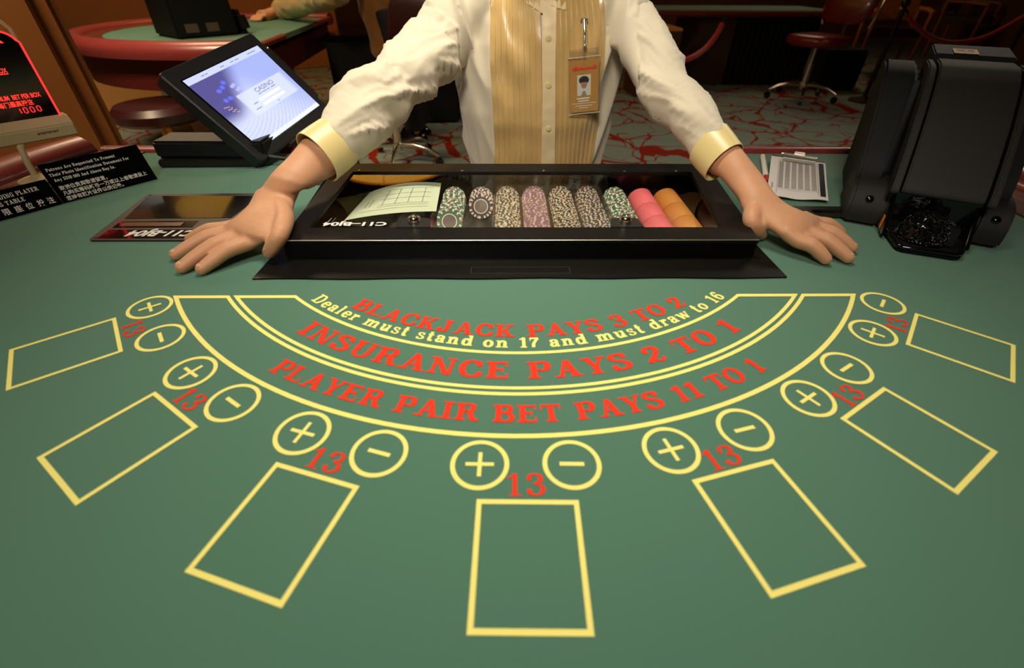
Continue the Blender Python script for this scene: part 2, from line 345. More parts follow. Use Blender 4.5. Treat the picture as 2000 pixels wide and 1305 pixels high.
    G['y'] = (dg(.28, 0, .06, x, V_) + dg(.22, -.26, .58, x, T_) + sl(.16, x - S_, .36) + sl(.62, x - S_, .28) + disc(.2, -.22, .1), .74)
    return G
GL = make_glyphs()
V_, T_, S_ = .165, .075, .055
GL_LIGHT = make_glyphs()
def serif_line(text, track=.06):
    out, x = [], 0.
    for ch in text:
        g, adv = GL.get(ch, GL[' '])
        out += [[(px + x, py) for px, py in p] for p in g]; x += adv + track
    return out, x - track
def arc_text(mb, text, r, a0, a1, h, z, track=.06, mi=0, GL=GL):
    """letters stand with their feet on radius r (towards the players), spread from angle a0 to a1 (degrees)"""
    adv = [GL.get(c, GL[' '])[1] + track for c in text]; tot = sum(adv) - track
    k = math.radians(a1 - a0) * r / tot; x = 0.
    for ch, ad in zip(text, adv):
        g = GL.get(ch, GL[' '])[0]; w = ad - track
        a = math.radians(a0) + (x + w / 2) * k / r
        c, s = math.cos(a), math.sin(a)
        org = (r * s, -r * c)
        for p in g:
            q = []
            for px, py in p:
                u, v = (px - w / 2) * k, py * h
                q.append(tl(org[0] + u * c - v * s, org[1] + u * s + v * c, z + 6e-6 * (len(mb.f) % 24)))
            mb.add(q, [list(range(len(q)))], mi)
        x += ad
def font_polys(text, offset=0.0, shear=0.0):
    """planar outlines of a line set in the built-in typeface, height about 1"""
    c = bpy.data.curves.new('t', 'FONT'); c.body = text; c.offset = offset; c.shear = shear; c.resolution_u = 3
    o = bpy.data.objects.new('t', c); COL.objects.link(o)
    dg = bpy.context.evaluated_depsgraph_get(); dg.update()
    me = bpy.data.meshes.new_from_object(o.evaluated_get(dg))
    vs_ = [(v.co.x / .73, v.co.y / .73) for v in me.vertices]; pl = [[vs_[i] for i in p.vertices] for p in me.polygons]
    bpy.data.objects.remove(o); bpy.data.curves.remove(c); bpy.data.meshes.remove(me)
    xs = [v[0] for v in vs_]; x0 = min(xs)
    return [[(x - x0, y) for x, y in p] for p in pl], max(xs) - x0
def frame_poly(mb, pts_out, pts_in, fn, mi=0):
    n = len(pts_out)
    mb.add([fn(*p) for p in pts_out] + [fn(*p) for p in pts_in], [(i, (i + 1) % n, n + (i + 1) % n, n + i) for i in range(n)], mi)

# ------------------------------------------------------------------ the room
def carpet_mat():
    m = bpy.data.materials.new('coral_carpet'); m.use_nodes = True; nt = m.node_tree; b = nt.nodes['Principled BSDF']
    b.inputs['Roughness'].default_value = .95; b.inputs['Specular IOR Level'].default_value = .1
    N = nt.nodes.new; Lk = nt.links.new
    tc = N('ShaderNodeTexCoord')
    n1 = N('ShaderNodeTexNoise'); n1.inputs['Scale'].default_value = 2.6; n1.inputs['Detail'].default_value = 2
    Lk(tc.outputs['Object'], n1.inputs['Vector'])
    sub = N('ShaderNodeVectorMath'); sub.operation = 'MULTIPLY_ADD'; sub.inputs[1].default_value = (.34, .34, 0); Lk(n1.outputs['Color'], sub.inputs[0]); Lk(tc.outputs['Object'], sub.inputs[2])
    fac = None
    for sc_, th in ((2.3, .042), (4.4, .040)):
        vo = N('ShaderNodeTexVoronoi'); vo.feature = 'DISTANCE_TO_EDGE'; vo.inputs['Scale'].default_value = sc_
        Lk(sub.outputs[0], vo.inputs['Vector'])
        n2 = N('ShaderNodeTexNoise'); n2.inputs['Scale'].default_value = 5; Lk(tc.outputs['Object'], n2.inputs['Vector'])
        mr = N('ShaderNodeMapRange'); mr.inputs[1].default_value = .38; mr.inputs[2].default_value = .68; mr.inputs[3].default_value = .0 if sc_ > 3 else .3; mr.inputs[4].default_value = 1.1
        Lk(n2.outputs[0], mr.inputs[0])
        mu = N('ShaderNodeMath'); mu.operation = 'MULTIPLY'; mu.inputs[1].default_value = th; Lk(mr.outputs[0], mu.inputs[0])
        lt_ = N('ShaderNodeMath'); lt_.operation = 'LESS_THAN'; Lk(vo.outputs['Distance'], lt_.inputs[0]); Lk(mu.outputs[0], lt_.inputs[1])
        if fac is None: fac = lt_
        else:
            mxm = N('ShaderNodeMath'); mxm.operation = 'MAXIMUM'; Lk(fac.outputs[0], mxm.inputs[0]); Lk(lt_.outputs[0], mxm.inputs[1]); fac = mxm
    n3 = N('ShaderNodeTexNoise'); n3.inputs['Scale'].default_value = 60; Lk(tc.outputs['Object'], n3.inputs['Vector'])
    base = N('ShaderNodeMix'); base.data_type = 'RGBA'; base.inputs[6].default_value = lin((112, 128, 120)); base.inputs[7].default_value = lin((132, 146, 136)); Lk(n3.outputs[0], base.inputs[0])
    mx = N('ShaderNodeMix'); mx.data_type = 'RGBA'; mx.inputs[7].default_value = lin((132, 36, 20)); Lk(fac.outputs[0], mx.inputs[0]); Lk(base.outputs[2], mx.inputs[6])
    Lk(mx.outputs[2], b.inputs['Base Color']); return m
M_carpet = carpet_mat()
M_wall = mat('brown_wall', (120, 78, 40), .7, vary=.2, vscale=3)
M_ceil = mat('dark_ceiling', (60, 44, 30), .8)
def struct(name, mb, m):
    return tag(build(name, mb, m), kind='structure')
struct('floor', MB().box((0.5, 4.0, -.05), (15, 15, .1)), M_carpet)
struct('ceiling', MB().box((0.5, 4.0, 3.05), (15, 15, .1)), M_ceil)
struct('wall_back', MB().box((0.5, 11.55, 1.5), (15, .1, 3.0)), M_wall)
struct('wall_left', MB().box((-7.05, 4.0, 1.5), (.1, 15, 3.0)), M_wall)
struct('wall_right', MB().box((8.05, 4.0, 1.5), (.1, 15, 3.0)), M_wall)
struct('wall_front', MB().box((0.5, -3.55, 1.5), (15, .1, 3.0)), M_wall)

# ------------------------------------------------------------------ the card table
RF, RW, RR, YB = .905, 1.005, 1.115, .290     # felt, wooden ring, padded rail, dealer's edge
def arc_pts(r, y_end, n=48):
    a = math.acos(max(-1, min(1, -y_end / r))) if True else 0   # angle from -Y
    a = PI - math.acos(y_end / r)
    return [(r * math.sin(t), -r * math.cos(t)) for t in np.linspace(-a, a, n)]
def table_body(root, fn, recess=True):
    """felt, wooden ring, rail, edge lip, apron and pedestal of a card table; fn maps table coordinates to the world"""
    pts = arc_pts(RF, YB)
    cut = [(.43, YB), (.415, .085), (.352, .075), (.352, -.208), (-.338, -.208), (-.338, .075), (-.40, .085), (-.415, YB)] if recess else []
    m = MB(); poly = pts + cut; m.prism([(x, y) for x, y in poly], -.03, 0, fn=fn)
    felt = build('felt', m, M_felt, root)
    # ring of polished wood outside the felt
    a, b = arc_pts(RF, YB), arc_pts(RW, YB)
    m = MB()
    rings = [[fn(*p, -.03) for p in a], [fn(*p, .003) for p in a], [fn(*p, .004) for p in b], [fn(*p, -.03) for p in b]]
    m.loft([list(c) for c in zip(*rings)], True)
    build('wooden_ring', m, M_wood, root, smooth=40)
    # padded rail: a rounded section swept round the players' side
    m = MB(); sec = [(RW + .001, -.04), (RW + .001, .008), (RW + .012, .024), (RW + .04, .034), (RW + .07, .03), (RR - .01, .012), (RR, -.02), (RR - .01, -.05), (RW + .03, -.06)]
    rr_ = []
    e = math.degrees(PI - math.acos(YB / RW))
    for t in np.linspace(-e, e, 64):
        t = math.radians(t); rr_.append([fn(r * math.sin(t), -r * math.cos(t), z) for r, z in sec])
    m.loft(rr_, True); build('padded_rail', m, M_leather, root, smooth=60)
    # thin lip along the dealer's edge
    xe = math.sqrt(RW ** 2 - YB ** 2)
    for x0, x1 in ((-xe, -.42), (.44, xe)):
        m = MB(); n = 7
        m.loft([[fn(x, YB + .018 - .018 * math.cos(2 * PI * k / 10), -.006 + .017 * math.sin(2 * PI * k / 10)) for k in range(10)] for x in np.linspace(x0, x1, n)], True)
        build('edge_lip', m, M_leather, root, smooth=60)
    # apron and pedestal
    m = MB(); pts = arc_pts(RW + .045, YB - .02); cutb = [(.45, YB - .02), (.45, .10), (-.45, .10), (-.45, YB - .02)] if recess else []
    out = [(x, y) for x, y in pts + cutb]
    n = len(out); m.loft([[fn(x, y, z) for x, y in out] for z in (-.21, -.062)], True)
    build('apron', m, M_apron, root, smooth=40)
    m = MB(); m.prism([(x * .62, y * .62 + .0) for x, y in arc_pts(RW, .0)], -TZ + .02, -.211, fn=fn); build('pedestal', m, M_pedestal, root, smooth=30)
    m = MB(); m.prism([(x * .68, y * .68 + .0) for x, y in arc_pts(RW, .05)], -TZ, -TZ + .06, fn=fn); build('plinth', m, M_wood, root, smooth=30)
    return felt
M_apron = mat('apron_red', (84, 26, 24), .4, vary=.2, vscale=8)
M_pedestal = mat('pedestal_wood', (150, 92, 38), .5, vary=.25, vscale=6, stretch=(3, 3, .4))

table = thing('blackjack_table', 'green felt blackjack table with yellow betting boxes and red payout lettering, nearest the viewer', 'table', (O0[0], O0[1], 0))
felt = table_body(table, tl)
ZP = .0004
# printed arcs and their straight ends
def arc_band(name, r_out, r_in, w_o, w_i, wt):
    """closed outline between two arcs, cut by the straight line Y = YC"""
    YC = -.3125; m = MB(); n = 60
    def edge(r, y=YC): a = math.acos(-y / r); return [(r * math.sin(t), -r * math.cos(t)) for t in np.linspace(-a, a, n)]
    for a, b in ((r_out, r_out - w_o), (r_in + w_i, r_in)):
        A, B = edge(a), edge(b)
        m.add([tl(*p, ZP) for p in A] + [tl(*p, ZP) for p in B], [(i, i + 1, n + i + 1, n + i) for i in range(n - 1)])
    xo, xi = math.sqrt(r_out ** 2 - YC ** 2), math.sqrt(r_in ** 2 - YC ** 2)
    y2 = YC - wt; xo2, xi2 = math.sqrt(r_out ** 2 - y2 ** 2), math.sqrt(r_in ** 2 - y2 ** 2)
    for s in (-1, 1):
        m.add([tl(*p, ZP + .0001) for p in ((s * xi, YC), (s * xo, YC), (s * xo2, y2), (s * xi2, y2))], [(0, 1, 2, 3) if s < 0 else (3, 2, 1, 0)])
    return build(name, m, M_yellow, felt)
arc_band('payout_arc', .5525, .4935, .0052, .0046, .0064)
arc_band('payout_arc', .4895, .4292, .0044, .0046, .0064)
for txt, r, a0, a1, h, mm, tr in (('BLACKJACK PAYS 3 TO 2', .4025, -32.3, 33.2, .0235, M_red, .08), ('Dealer must stand on 17 and must draw to 16', .4225, -39.9, 40.8, .0185, M_yellow, .14),
                                  ('INSURANCE PAYS 2 TO 1', .4735, -34.3, 34.6, .0265, M_red, .10), ('PLAYER PAIR BET PAYS 11 TO 1', .5335, -30.7, 30.2, .0225, M_red, .08)):
    m = MB(); arc_text(m, txt, r, a0, a1, h, ZP, tr); build('payout_lettering', m, mm, felt)
# the seven places: box, two circles, the number 13 (each placed where it is printed)
BOXES = [((227.5, 620), (244, 685.8), (11.2, 764.2), (14, 685.1)), ((303, 765.3), (390, 832.8), (149.8, 987.2), (67.9, 897.2)),
         ((538.7, 903), (704.3, 949.5), (549.2, 1188.2), (360.9, 1118.9)), ((928.3, 976.8), (1132.6, 976.1), (1159.5, 1241.8), (912.5, 1243.9)),
         ((1351.3, 941.8), (1508.8, 893.9), (1686.3, 1103.2), (1510.2, 1172.8)), ((1644.8, 821.3), (1721.4, 753.7), (1942.6, 880.8), (1875.4, 969.7)),
         ((1770.4, 674.6), (1786.2, 610.9), (1980.8, 673.9), (1983.6, 749.5))]
CIRC = [((293, 600), (314, 659.3)), ((373, 727.6), (455.3, 786.2)), ((591, 845), (740.5, 884.5)), ((937, 907), (1117, 906.6)),
        ((1310.3, 878.5), (1454.3, 838.5)), ((1578.3, 777.5), (1653.2, 718.5)), ((1704.4, 650.3), (1724, 592.7))]
BW, BH = .2433 * .34, .2886 * .34
for i in range(7):
    q = [lt(at(*p, 0)) for p in BOXES[i]]
    c = sum(q) / 4; v = (q[0] + q[1] - q[2] - q[3]) / 2; a = math.atan2(-v[0], v[1])
    ca, sa = math.cos(a), math.sin(a)
    w = (np.linalg.norm((q[1] - q[0])[:2]) + np.linalg.norm((q[2] - q[3])[:2])) / 4; hh = np.linalg.norm(v[:2]) / 2
    w, hh = (w + BW / 2) / 2, (hh + BH / 2) / 2
    fn = lambda x, y, c=c, ca=ca, sa=sa: tl(c[0] + ca * x - sa * y, c[1] + sa * x + ca * y, ZP)
    m = MB(); lw = .0042
    frame_poly(m, [(-w, -hh), (w, -hh), (w, hh), (-w, hh)], [(-w + lw, -hh + lw), (w - lw, -hh + lw), (w - lw, hh - lw), (-w + lw, hh - lw)], fn)
    build('betting_box', m, M_yellow, felt)
    for j in (0, 1):
        k = lt(at(*CIRC[i][j], 0)); ca2, sa2 = math.cos(a), math.sin(a)
        f2 = lambda x, y, k=k: tl(k[0] + ca2 * x - sa2 * y, k[1] + sa2 * x + ca2 * y, ZP)
        R_ = .0259; m = MB(); n = 48
        ang = [2 * PI * t / n for t in range(n)]
        frame_poly(m, [(R_ * math.cos(t), R_ * math.sin(t)) for t in ang], [((R_ - .0042) * math.cos(t), (R_ - .0042) * math.sin(t)) for t in ang], f2)
        bars = [(-.0125, -.0018, .0125, .0018)] + ([(-.0018, -.0125, .0018, -.0018), (-.0018, .0018, .0018, .0125)] if j == 0 else [])
        if j: bars = [(-.0108, -.0020, .0108, .0020)]
        for x0, y0, x1, y1 in bars: m.add([f2(x0, y0), f2(x1, y0), f2(x1, y1), f2(x0, y1)], [(0, 1, 2, 3)])
        build('betting_circle', m, M_yellow, felt)
    m = MB(); th = math.degrees(math.atan2(c[0], -c[1])); arc_text(m, '13', .612, th - 1.6, th + 1.6, .0215, ZP, .10, GL=GL_LIGHT); build('number_lettering', m, M_red, felt)

# ------------------------------------------------------------------ chip tray with its locked lid
def tbox(mb, x0, x1, y0, y1, z0, z1, mi=0): return mb.prism([(x0, y0), (x1, y0), (x1, y1), (x0, y1)], z0, z1, mi, fn=tl)
LF, LB = -.2165, .060                        # front and back of the tray in table coordinates
def lidz(y): return .0315 + (.0515 - .0315) * (y - LF) / (LB - LF)
tray = thing('chip_tray', 'long black chip tray with clear locked lid in front of the dealer', 'chip tray', tl(.006, -.08, 0))
m = MB(); n = 24
pl_ = [(-.368 + i * .749 / n, -.2735 + .0012 * math.sin(i * 1.1)) for i in range(n + 1)] + [(.374, LB + .004), (.3525, LB + .004), (.3525, LF + .004), (-.3385, LF + .004), (-.3385, LB + .004), (-.352, LB + .004)]
m.prism(pl_, .0006, .0026, fn=tl); base_plate = build('base_plate', m, M_dark, tray)
m = MB(); x0, x1, y0, y1 = -.066, .076, -.262, -.244
frame_poly(m, [(x0, y0), (x1, y0), (x1, y1), (x0, y1)], [(x0 + .0005, y0 + .0005), (x1 - .0005, y0 + .0005), (x1 - .0005, y1 - .0005), (x0 + .0005, y1 - .0005)], lambda x, y: tl(x, y, .0029))
build('sticker_outline', m, mat('dim_outline', (58, 56, 52), .6), base_plate)
# walls of the tray (front, back, sides) and its floor
m = MB(); XL, XR = -.3425, .3570
def wall(p, q, t):                            # upright wall between two plan points, following the slope of the lid
    (xa, ya), (xb, yb) = p, q; d = nrm((xb - xa, yb - ya)); nx, ny = -d[1] * t, d[0] * t
    pts = [(xa, ya), (xb, yb), (xb + nx, yb + ny), (xa + nx, ya + ny)]
    m.add([tl(x, y, -.06) for x, y in pts] + [tl(x, y, lidz(y) - .0035) for x, y in pts],
          [(3, 2, 1, 0), (4, 5, 6, 7)] + [(i, (i + 1) % 4, 4 + (i + 1) % 4, 4 + i) for i in range(4)])
wall((XL + .006, LF + .001), (XR - .006, LF + .001), .004); wall((XR - .002, LF), (XR - .002, LB), .004); wall((XL + .006, LF), (XL + .006, LB), .004); wall((XL, LB - .005), (XR, LB - .005), .004)
build('tray_wall', m, M_blackg, tray)
m = MB(); tbox(m, XL + .004, XR - .004, LF + .004, LB - .004, -.062, -.058); build('tray_floor', m, M_dark, tray)
CX = [-.1125, -.0615, -.0125, .0375, .0885, .139, .1905, .2395, .2875]     # tube axes
CRAD, CTH, LEAN = .0220, .0036, math.radians(27)
CZ = -.0005                                   # height of the chip centres
m = MB(); prof = []                           # the channelled bed the chips lie in
xs = np.linspace(CX[0] - .03, CX[-1] + .03, 150); zz = []
for x in xs:
    d = min(abs(x - c) for c in CX); zz.append(CZ - math.sqrt(max(.0232 ** 2 - d * d, 1e-9)) if d < .0215 else CZ - .006)
m.loft([[tl(x, y, z) for y in (-.20, -.05, .045)] for x, z in zip(xs, zz)], False, closed=False)
build('chip_channel', m, M_dark, tray, smooth=50)
# the lid: frame, window, brackets, locks, screws, lettering
m = MB(); oi = [(-.3110, -.1785), (.3115, -.1785), (.3265, .0215), (-.2945, .0215)]; oo = [(XL, LF), (XR, LF), (XR + .012, LB), (XL + .012, LB)]
for a, b, up in ((oo, oi, True),):
    V1 = [tl(x, y, lidz(y)) for x, y in a]; V2 = [tl(x, y, lidz(y)) for x, y in b]; V3 = [tl(x, y, lidz(y) - .007) for x, y in a]; V4 = [tl(x, y, lidz(y) - .007) for x, y in b]
    F_ = []
    for i in range(4):
        j = (i + 1) % 4; F_ += [(i, j, 4 + j, 4 + i), (8 + i, 8 + j, j, i), (4 + i, 4 + j, 12 + j, 12 + i), (12 + i, 12 + j, 8 + j, 8 + i)]
    m.add(V1 + V2 + V3 + V4, F_)
lid = build('lid_frame', m, M_dark, tray, bevel=.0009)
m = MB(); m.tube([tl(XL + .001, LF - .0002, lidz(LF) - .0002), tl(XR - .001, LF - .0002, lidz(LF) - .0002)], .0009, 8); build('edge_highlight', m, M_steel, lid, smooth=60)  # bevel highlight along the front edge, imitated by a thin steel tube
m = MB(); m.add([tl(x, y, lidz(y) - .003) for x, y in oi], [(0, 1, 2, 3)]); build('lid_window', m, M_glass, lid)
for x in (-.1545, .1690):
    m = MB(); m.prism([(x - .026, -.181), (x + .026, -.181), (x + .021, -.1555), (x + .017, -.152), (x - .017, -.152), (x - .021, -.1555)], 0, .0022, fn=lambda a, b, c: tl(a, b, lidz(b) - .0008 + c))
    br_ = build('lock_bracket', m, M_black, lid, bevel=.0006)
    m = MB(); b = tl(x - .001, -.1655, lidz(-.166)); m.lathe([(.0001, 0), (.0092, 0), (.0098, .003), (.0094, .0085), (.0080, .0105), (.0056, .0112), (.0050, .0098), (.0001, .0094)], b, (0, 0, 1), 28)
    build('lock_barrel', m, M_chrome, lid, smooth=35)
for x in (-.285, -.095, .055, .205, .30):
    m = MB(); m.lathe([(.0001, 0), (.0026, 0), (.0022, .0011), (.0001, .0014)], tl(x, .026, lidz(.026)), (0, 0, 1), 12); build('hinge_screw', m, M_chrome, lid, smooth=40)
pl_, wd = font_polys('C11\u2013BJ04', .035)
m = MB(); y_ = -.1735; m.polys(pl_, tl(-.1975, y_ + .010, lidz(y_) + .0006), tl(-1, 0) - tl(0, 0), tl(0, -1) - tl(0, 0), .0965 / wd, .0125); build('tray_lettering', m, M_white, lid)
m = MB(); m.polys([[(0, 0), (.012, 0), (.016, .02), (.012, .02)], [(0.03, 0), (.033, 0), (.04, .02), (.037, .02)]], tl(-.290, -.166, lidz(-.166) + .0006), tl(1, 0) - tl(0, 0), tl(0, 1) - tl(0, 0), .25, .9)
build('tape_mark', m, M_ink, lid)

# ------------------------------------------------------------------ chips: every chip is one object, leaning back in its tube
M_inlay = mat('chip_inlay', (96, 84, 74), .35, vary=.2, vscale=200)
def chip_mesh(name, base, spot, spot2, pat):
    """disc with edge inserts, white ring and dark inlay; pat lists which of 20 edge segments are inserts"""
    N = 40; R, h = CRAD, CTH * .93
    mats = [mat(name + '_body', base, .5), mat(name + '_insert', spot, .55), mat(name + '_insert_b', spot2, .55), M_inlay]
    me = bpy.data.meshes.new(name); v, f, mi = [], [], []
    def ring(r, y): v.extend([(r * math.cos(2 * PI * k / N), y, r * math.sin(2 * PI * k / N)) for k in range(N)]); return len(v) - N
    a = ring(R, h / 2); b = ring(R, -h / 2); c = ring(R * .80, -h / 2); d = ring(R * .60, -h / 2); e = ring(R * .53, -h / 2); 
    g = ring(R * .80, h / 2)
    for k in range(N):
        j = (k + 1) % N; s = pat[(k) % len(pat)]
        f.append((a + k, a + j, b + j, b + k)); mi.append(s)
        f.append((b + k, b + j, c + j, c + k)); mi.append(s)
        f.append((c + k, c + j, d + j, d + k)); mi.append(0)
        f.append((d + k, d + j, e + j, e + k)); mi.append(1)
        f.append((a + j, a + k, g + k, g + j)); mi.append(s)
    f.append([e + k for k in range(N)]); mi.append(3); f.append([g + k for k in range(N)][::-1]); mi.append(0)
    me.from_pydata(v, [], f)
    for m_ in mats: me.materials.append(m_)
    me.polygons.foreach_set('material_index', mi); return me
CHIP = {
    'green': chip_mesh('green_chip', (52, 112, 78), (244, 234, 228), (216, 160, 150), [0, 0, 1, 0, 0, 2, 1, 0, 0, 1]),
    'black': chip_mesh('black_chip', (34, 27, 26), (226, 212, 202), (206, 160, 150), [0, 1, 0, 2, 1, 0, 0, 1, 0, 1]),
    'grey': chip_mesh('taupe_chip', (58, 52, 42), (242, 234, 218), (206, 190, 168), [0, 1, 0, 1, 1, 0, 2, 0, 1, 0]),
    'purple': chip_mesh('lilac_chip', (158, 114, 144), (240, 222, 222), (214, 190, 160), [0, 0, 1, 0, 0, 0, 1, 0, 2, 0]),
    'olive': chip_mesh('olive_chip', (30, 30, 24), (242, 234, 220), (200, 170, 150), [0, 1, 0, 0, 1, 0, 2, 1, 0, 1]),
    'brown': chip_mesh('brown_chip', (40, 28, 22), (240, 228, 214), (96, 80, 130), [0, 1, 0, 1, 0, 2, 1, 0, 1, 0])}
COLN = [(0, 'green', -.081, .022, 'green chip with white edge marks in the leftmost chip stack', 'green chips of the leftmost stack'),
        (1, 'black', -.016, .022, 'black chip with white edge marks in the short second stack', 'black chips of the short stack'),
        (2, 'grey', -.150, .026, 'taupe chip with cream edge marks in the third stack, left of the lilac one', 'taupe chips of the third stack'),
        (3, 'purple', -.150, .026, 'lilac chip with pale edge marks in the only lilac stack', 'lilac chips'),
        (4, 'olive', -.150, .026, 'dark olive chip with cream edge marks just right of the lilac stack', 'dark olive chips'),
        (5, 'brown', -.150, .026, 'dark brown chip with cream edge marks just left of the right green stack', 'dark brown chips'),
        (6, 'green', -.150, .022, 'green chip with white edge marks in the green stack beside the pink rolls', 'green chips beside the pink rolls')]
rng = random.Random(3)
for ci, kind, ya, yb, label, group in COLN:
    pitch = CTH / math.cos(LEAN) * 1.002; y = ya; k = 0
    while y < yb:
        o = bpy.data.objects.new(kind_name := {'green': 'green_chip', 'black': 'black_chip', 'grey': 'taupe_chip', 'purple': 'lilac_chip', 'olive': 'olive_chip', 'brown': 'brown_chip'}[kind], CHIP[kind])
        COL.objects.link(o)
        j = .0006
        o.location = tl(CX[ci] + rng.uniform(-j, j), y, CZ + rng.uniform(-j, j) - .001)
        o.rotation_euler = (Matrix.Rotation(T0, 3, 'Z') @ Matrix.Rotation(-LEAN, 3, 'X') @ Matrix.Rotation(rng.uniform(0, 2 * PI), 3, 'Y')).to_euler()
        tag(o, label if k or ci > 1 else 'frontmost %s chip of its stack, its ringed face turned to the viewer' % kind, 'chip', group); y += pitch; k += 1
# pink and orange rolls (three in each of the last two tubes)
for ci, nm, rgb, word in ((7, 'pink_roll', (236, 112, 122), 'pink'), (8, 'orange_roll', (206, 138, 60), 'orange')):
    mm = mat(nm, rgb, .65, vary=.04, vscale=60); ends = [-.165, -.100, -.046, .022]
    for k, pos in enumerate(('front', 'middle', 'rear')):
        y0, y1 = ends[k] + .0004, ends[k + 1] - .0004
        m = MB(); a = np.array([0, 0, 1.]); 
        rr = []
        for yy, r in ((y0, .004), (y0, .0185), (y0 + .0008, .0212), (y0 + .002, .0222), (y1 - .002, .0222), (y1 - .0008, .0212), (y1, .0185), (y1, .004)):
            rr.append([tl(CX[ci] + r * math.cos(2 * PI * q / 40), yy - r * math.sin(2 * PI * q / 40) * math.tan(LEAN * .6), CZ + r * math.sin(2 * PI * q / 40)) for q in range(40)])
        m.loft(rr, True); o = build(nm, m, mm, smooth=50); tag(o, '%s paper roll lying in the %s of its tray channel' % (word, pos), 'coin roll', word + ' rolls in the tray')
# clear cover over the four middle stacks
cov = MB(); x0, x1, yb, yf = -.038, .166, .030, -.17
sec = [(x0, -.015), (x0, .012), (x0 + .004, .021), (x0 + .012, .0235), (x1 - .012, .0235), (x1 - .004, .021), (x1, .012), (x1, -.015)]
cov.loft([[tl(x + (0.004 if y < -.1 else 0) * (1 if x > .06 else -1), y, z) for x, z in sec] for y in (yf, -.1, yb)], False, closed=False)
tag(build('chip_cover', cov, M_acrylic, smooth=50), 'clear acrylic cover over the four middle chip stacks', 'cover')
# folded form and red card lying in the left part of the tray
M_form = mat('pale_green_paper', (206, 222, 196), .75)
m = MB(); n = 14
_fc = [at(672, 431, .002), at(852, 414, .010), at(862, 360, .020), at(722, 376, .006)]
for_pts = lambda u, v: _fc[0] * (1 - u) * (1 - v) + _fc[1] * u * (1 - v) + _fc[2] * u * v + _fc[3] * (1 - u) * v + np.array([0, 0, .010 * math.sin(PI * min(1, u * .95)) ** .8 * (.5 + .5 * v)])
m.loft([[for_pts(u, v) for u in np.linspace(0, 1, n)] for v in np.linspace(0, 1, n)], False, closed=False)
form = build('paper_form', m, M_form, smooth=180); tag(form, 'pale green printed paper form curling inside the tray beside the first green stack', 'paper')
m = MB()
def fline(u0, v0, u1, v1, w=.006):
    k = 8; du, dv = u1 - u0, v1 - v0; L_ = math.hypot(du, dv); nx, ny = -dv / L_ * w, du / L_ * w
    A = [for_pts(u0 + du * t, v0 + dv * t) + np.array([0, 0, .0006]) for t in np.linspace(0, 1, k)]; B = [for_pts(u0 + du * t + nx, v0 + dv * t + ny) + np.array([0, 0, .0006]) for t in np.linspace(0, 1, k)]
    m.add(A + B, [(i, i + 1, k + i + 1, k + i) for i in range(k - 1)])
for a in ((.12, .16, .9, .16), (.3, .24, .9, .24), (.35, .3, .35, .8), (.5, .3, .5, .8), (.65, .3, .65, .8), (.82, .3, .82, .8), (.3, .3, .9, .3), (.3, .8, .92, .8), (.3, .48, .9, .48), (.3, .64, .9, .64), (.4, .9, .9, .9), (.15, .3, .15, .5), (.2, .3, .2, .55)): fline(*a)
build('form_print', m, M_ink, form)
m = MB(); m.box(tl(-.135, -.095, -.016), (.034, .15, .006), Matrix.Rotation(T0, 3, 'Z'))
tag(build('red_card_block', m, mat('dull_red_card', (150, 52, 48), .5), bevel=.001), 'dull red card block under the edge of the green form', 'card')
m = MB(); m.box(tl(-.222, -.085, -.045), (.19, .20, .012), Matrix.Rotation(T0, 3, 'Z')); build('tray_shelf', m, M_dark, tray)
m = MB(); m.box(tl(.318, -.10, -.012), (.012, .12, .006), Matrix.Rotation(T0, 3, 'Z')); tag(build('wooden_stick', m, mat('pale_wood', (196, 134, 72), .5), bevel=.001), 'small pale wooden strip in the right end of the chip tray', 'stick')

# ------------------------------------------------------------------ black plate with a window, left of the tray
plate = thing('table_plate', 'flat dark grey plate with dark window and inverted table number under the left hand', 'plate', tl(-.585, -.06, 0))
a = [(-.673, -.158), (-.455, -.158), (-.455, .036), (-.6945, .031)]
M_gun = mat('gunmetal', (62, 56, 52), .5, metal=.3, spec=.4)
m = MB()
def rnd(poly, r=.006, k=4):
    out = []; n = len(poly)
    for i in range(n):
        p, q, s = np.array(poly[i - 1]), np.array(poly[i]), np.array(poly[(i + 1) % n])
        d1, d2 = nrm(p - q) * r, nrm(s - q) * r
        for t in np.linspace(0, 1, k): out.append(tuple((1 - t) ** 2 * (q + d1) + 2 * t * (1 - t) * q + t * t * (q + d2)))
    return out
m.prism(rnd(a), .0004, .0032, fn=tl); pb = build('plate_body', m, M_gun, plate)
m = MB(); m.prism([(-.666, -.080), (-.488, -.076), (-.478, .0205), (-.6865, .0205)], .0033, .0038, fn=tl); build('smoked_window', m, M_blackg, plate)
m = MB(); m.prism([(-.664, -.115), (-.535, -.113), (-.537, -.088), (-.666, -.090)], .0033, .0037, fn=tl); sl_ = build('money_slot', m, M_blackg, plate)
m = MB(); m.prism([(-.655, -.111), (-.555, -.110), (-.556, -.096), (-.655, -.097)], .0038, .0046, fn=tl); build('slot_paddle', m, mat('amber_paddle', (92, 50, 26), .25, coat=.4), sl_)
m = MB(); m.prism([(-.664, -.153), (-.47, -.153), (-.47, -.121), (-.664, -.122)], .0033, .0036, fn=tl); lb = build('number_strip', m, M_blackg, plate)
pl_, wd = font_polys('C11-BJ04', .035, .2)
m = MB(); m.polys(pl_, tl(-.519, -.1265, .0039), tl(-1, 0) - tl(0, 0), tl(0, -1) - tl(0, 0), .106 / wd, .0205); build('plate_lettering', m, M_white, lb)
for x, y in ((-.667, -.150), (-.686, .025)):
    m = MB(); m.lathe([(.0001, 0), (.0022, 0), (.0018, .0008), (.0001, .001)], tl(x, y, .0032), (0, 0, 1), 10); build('screw', m, M_black, plate)
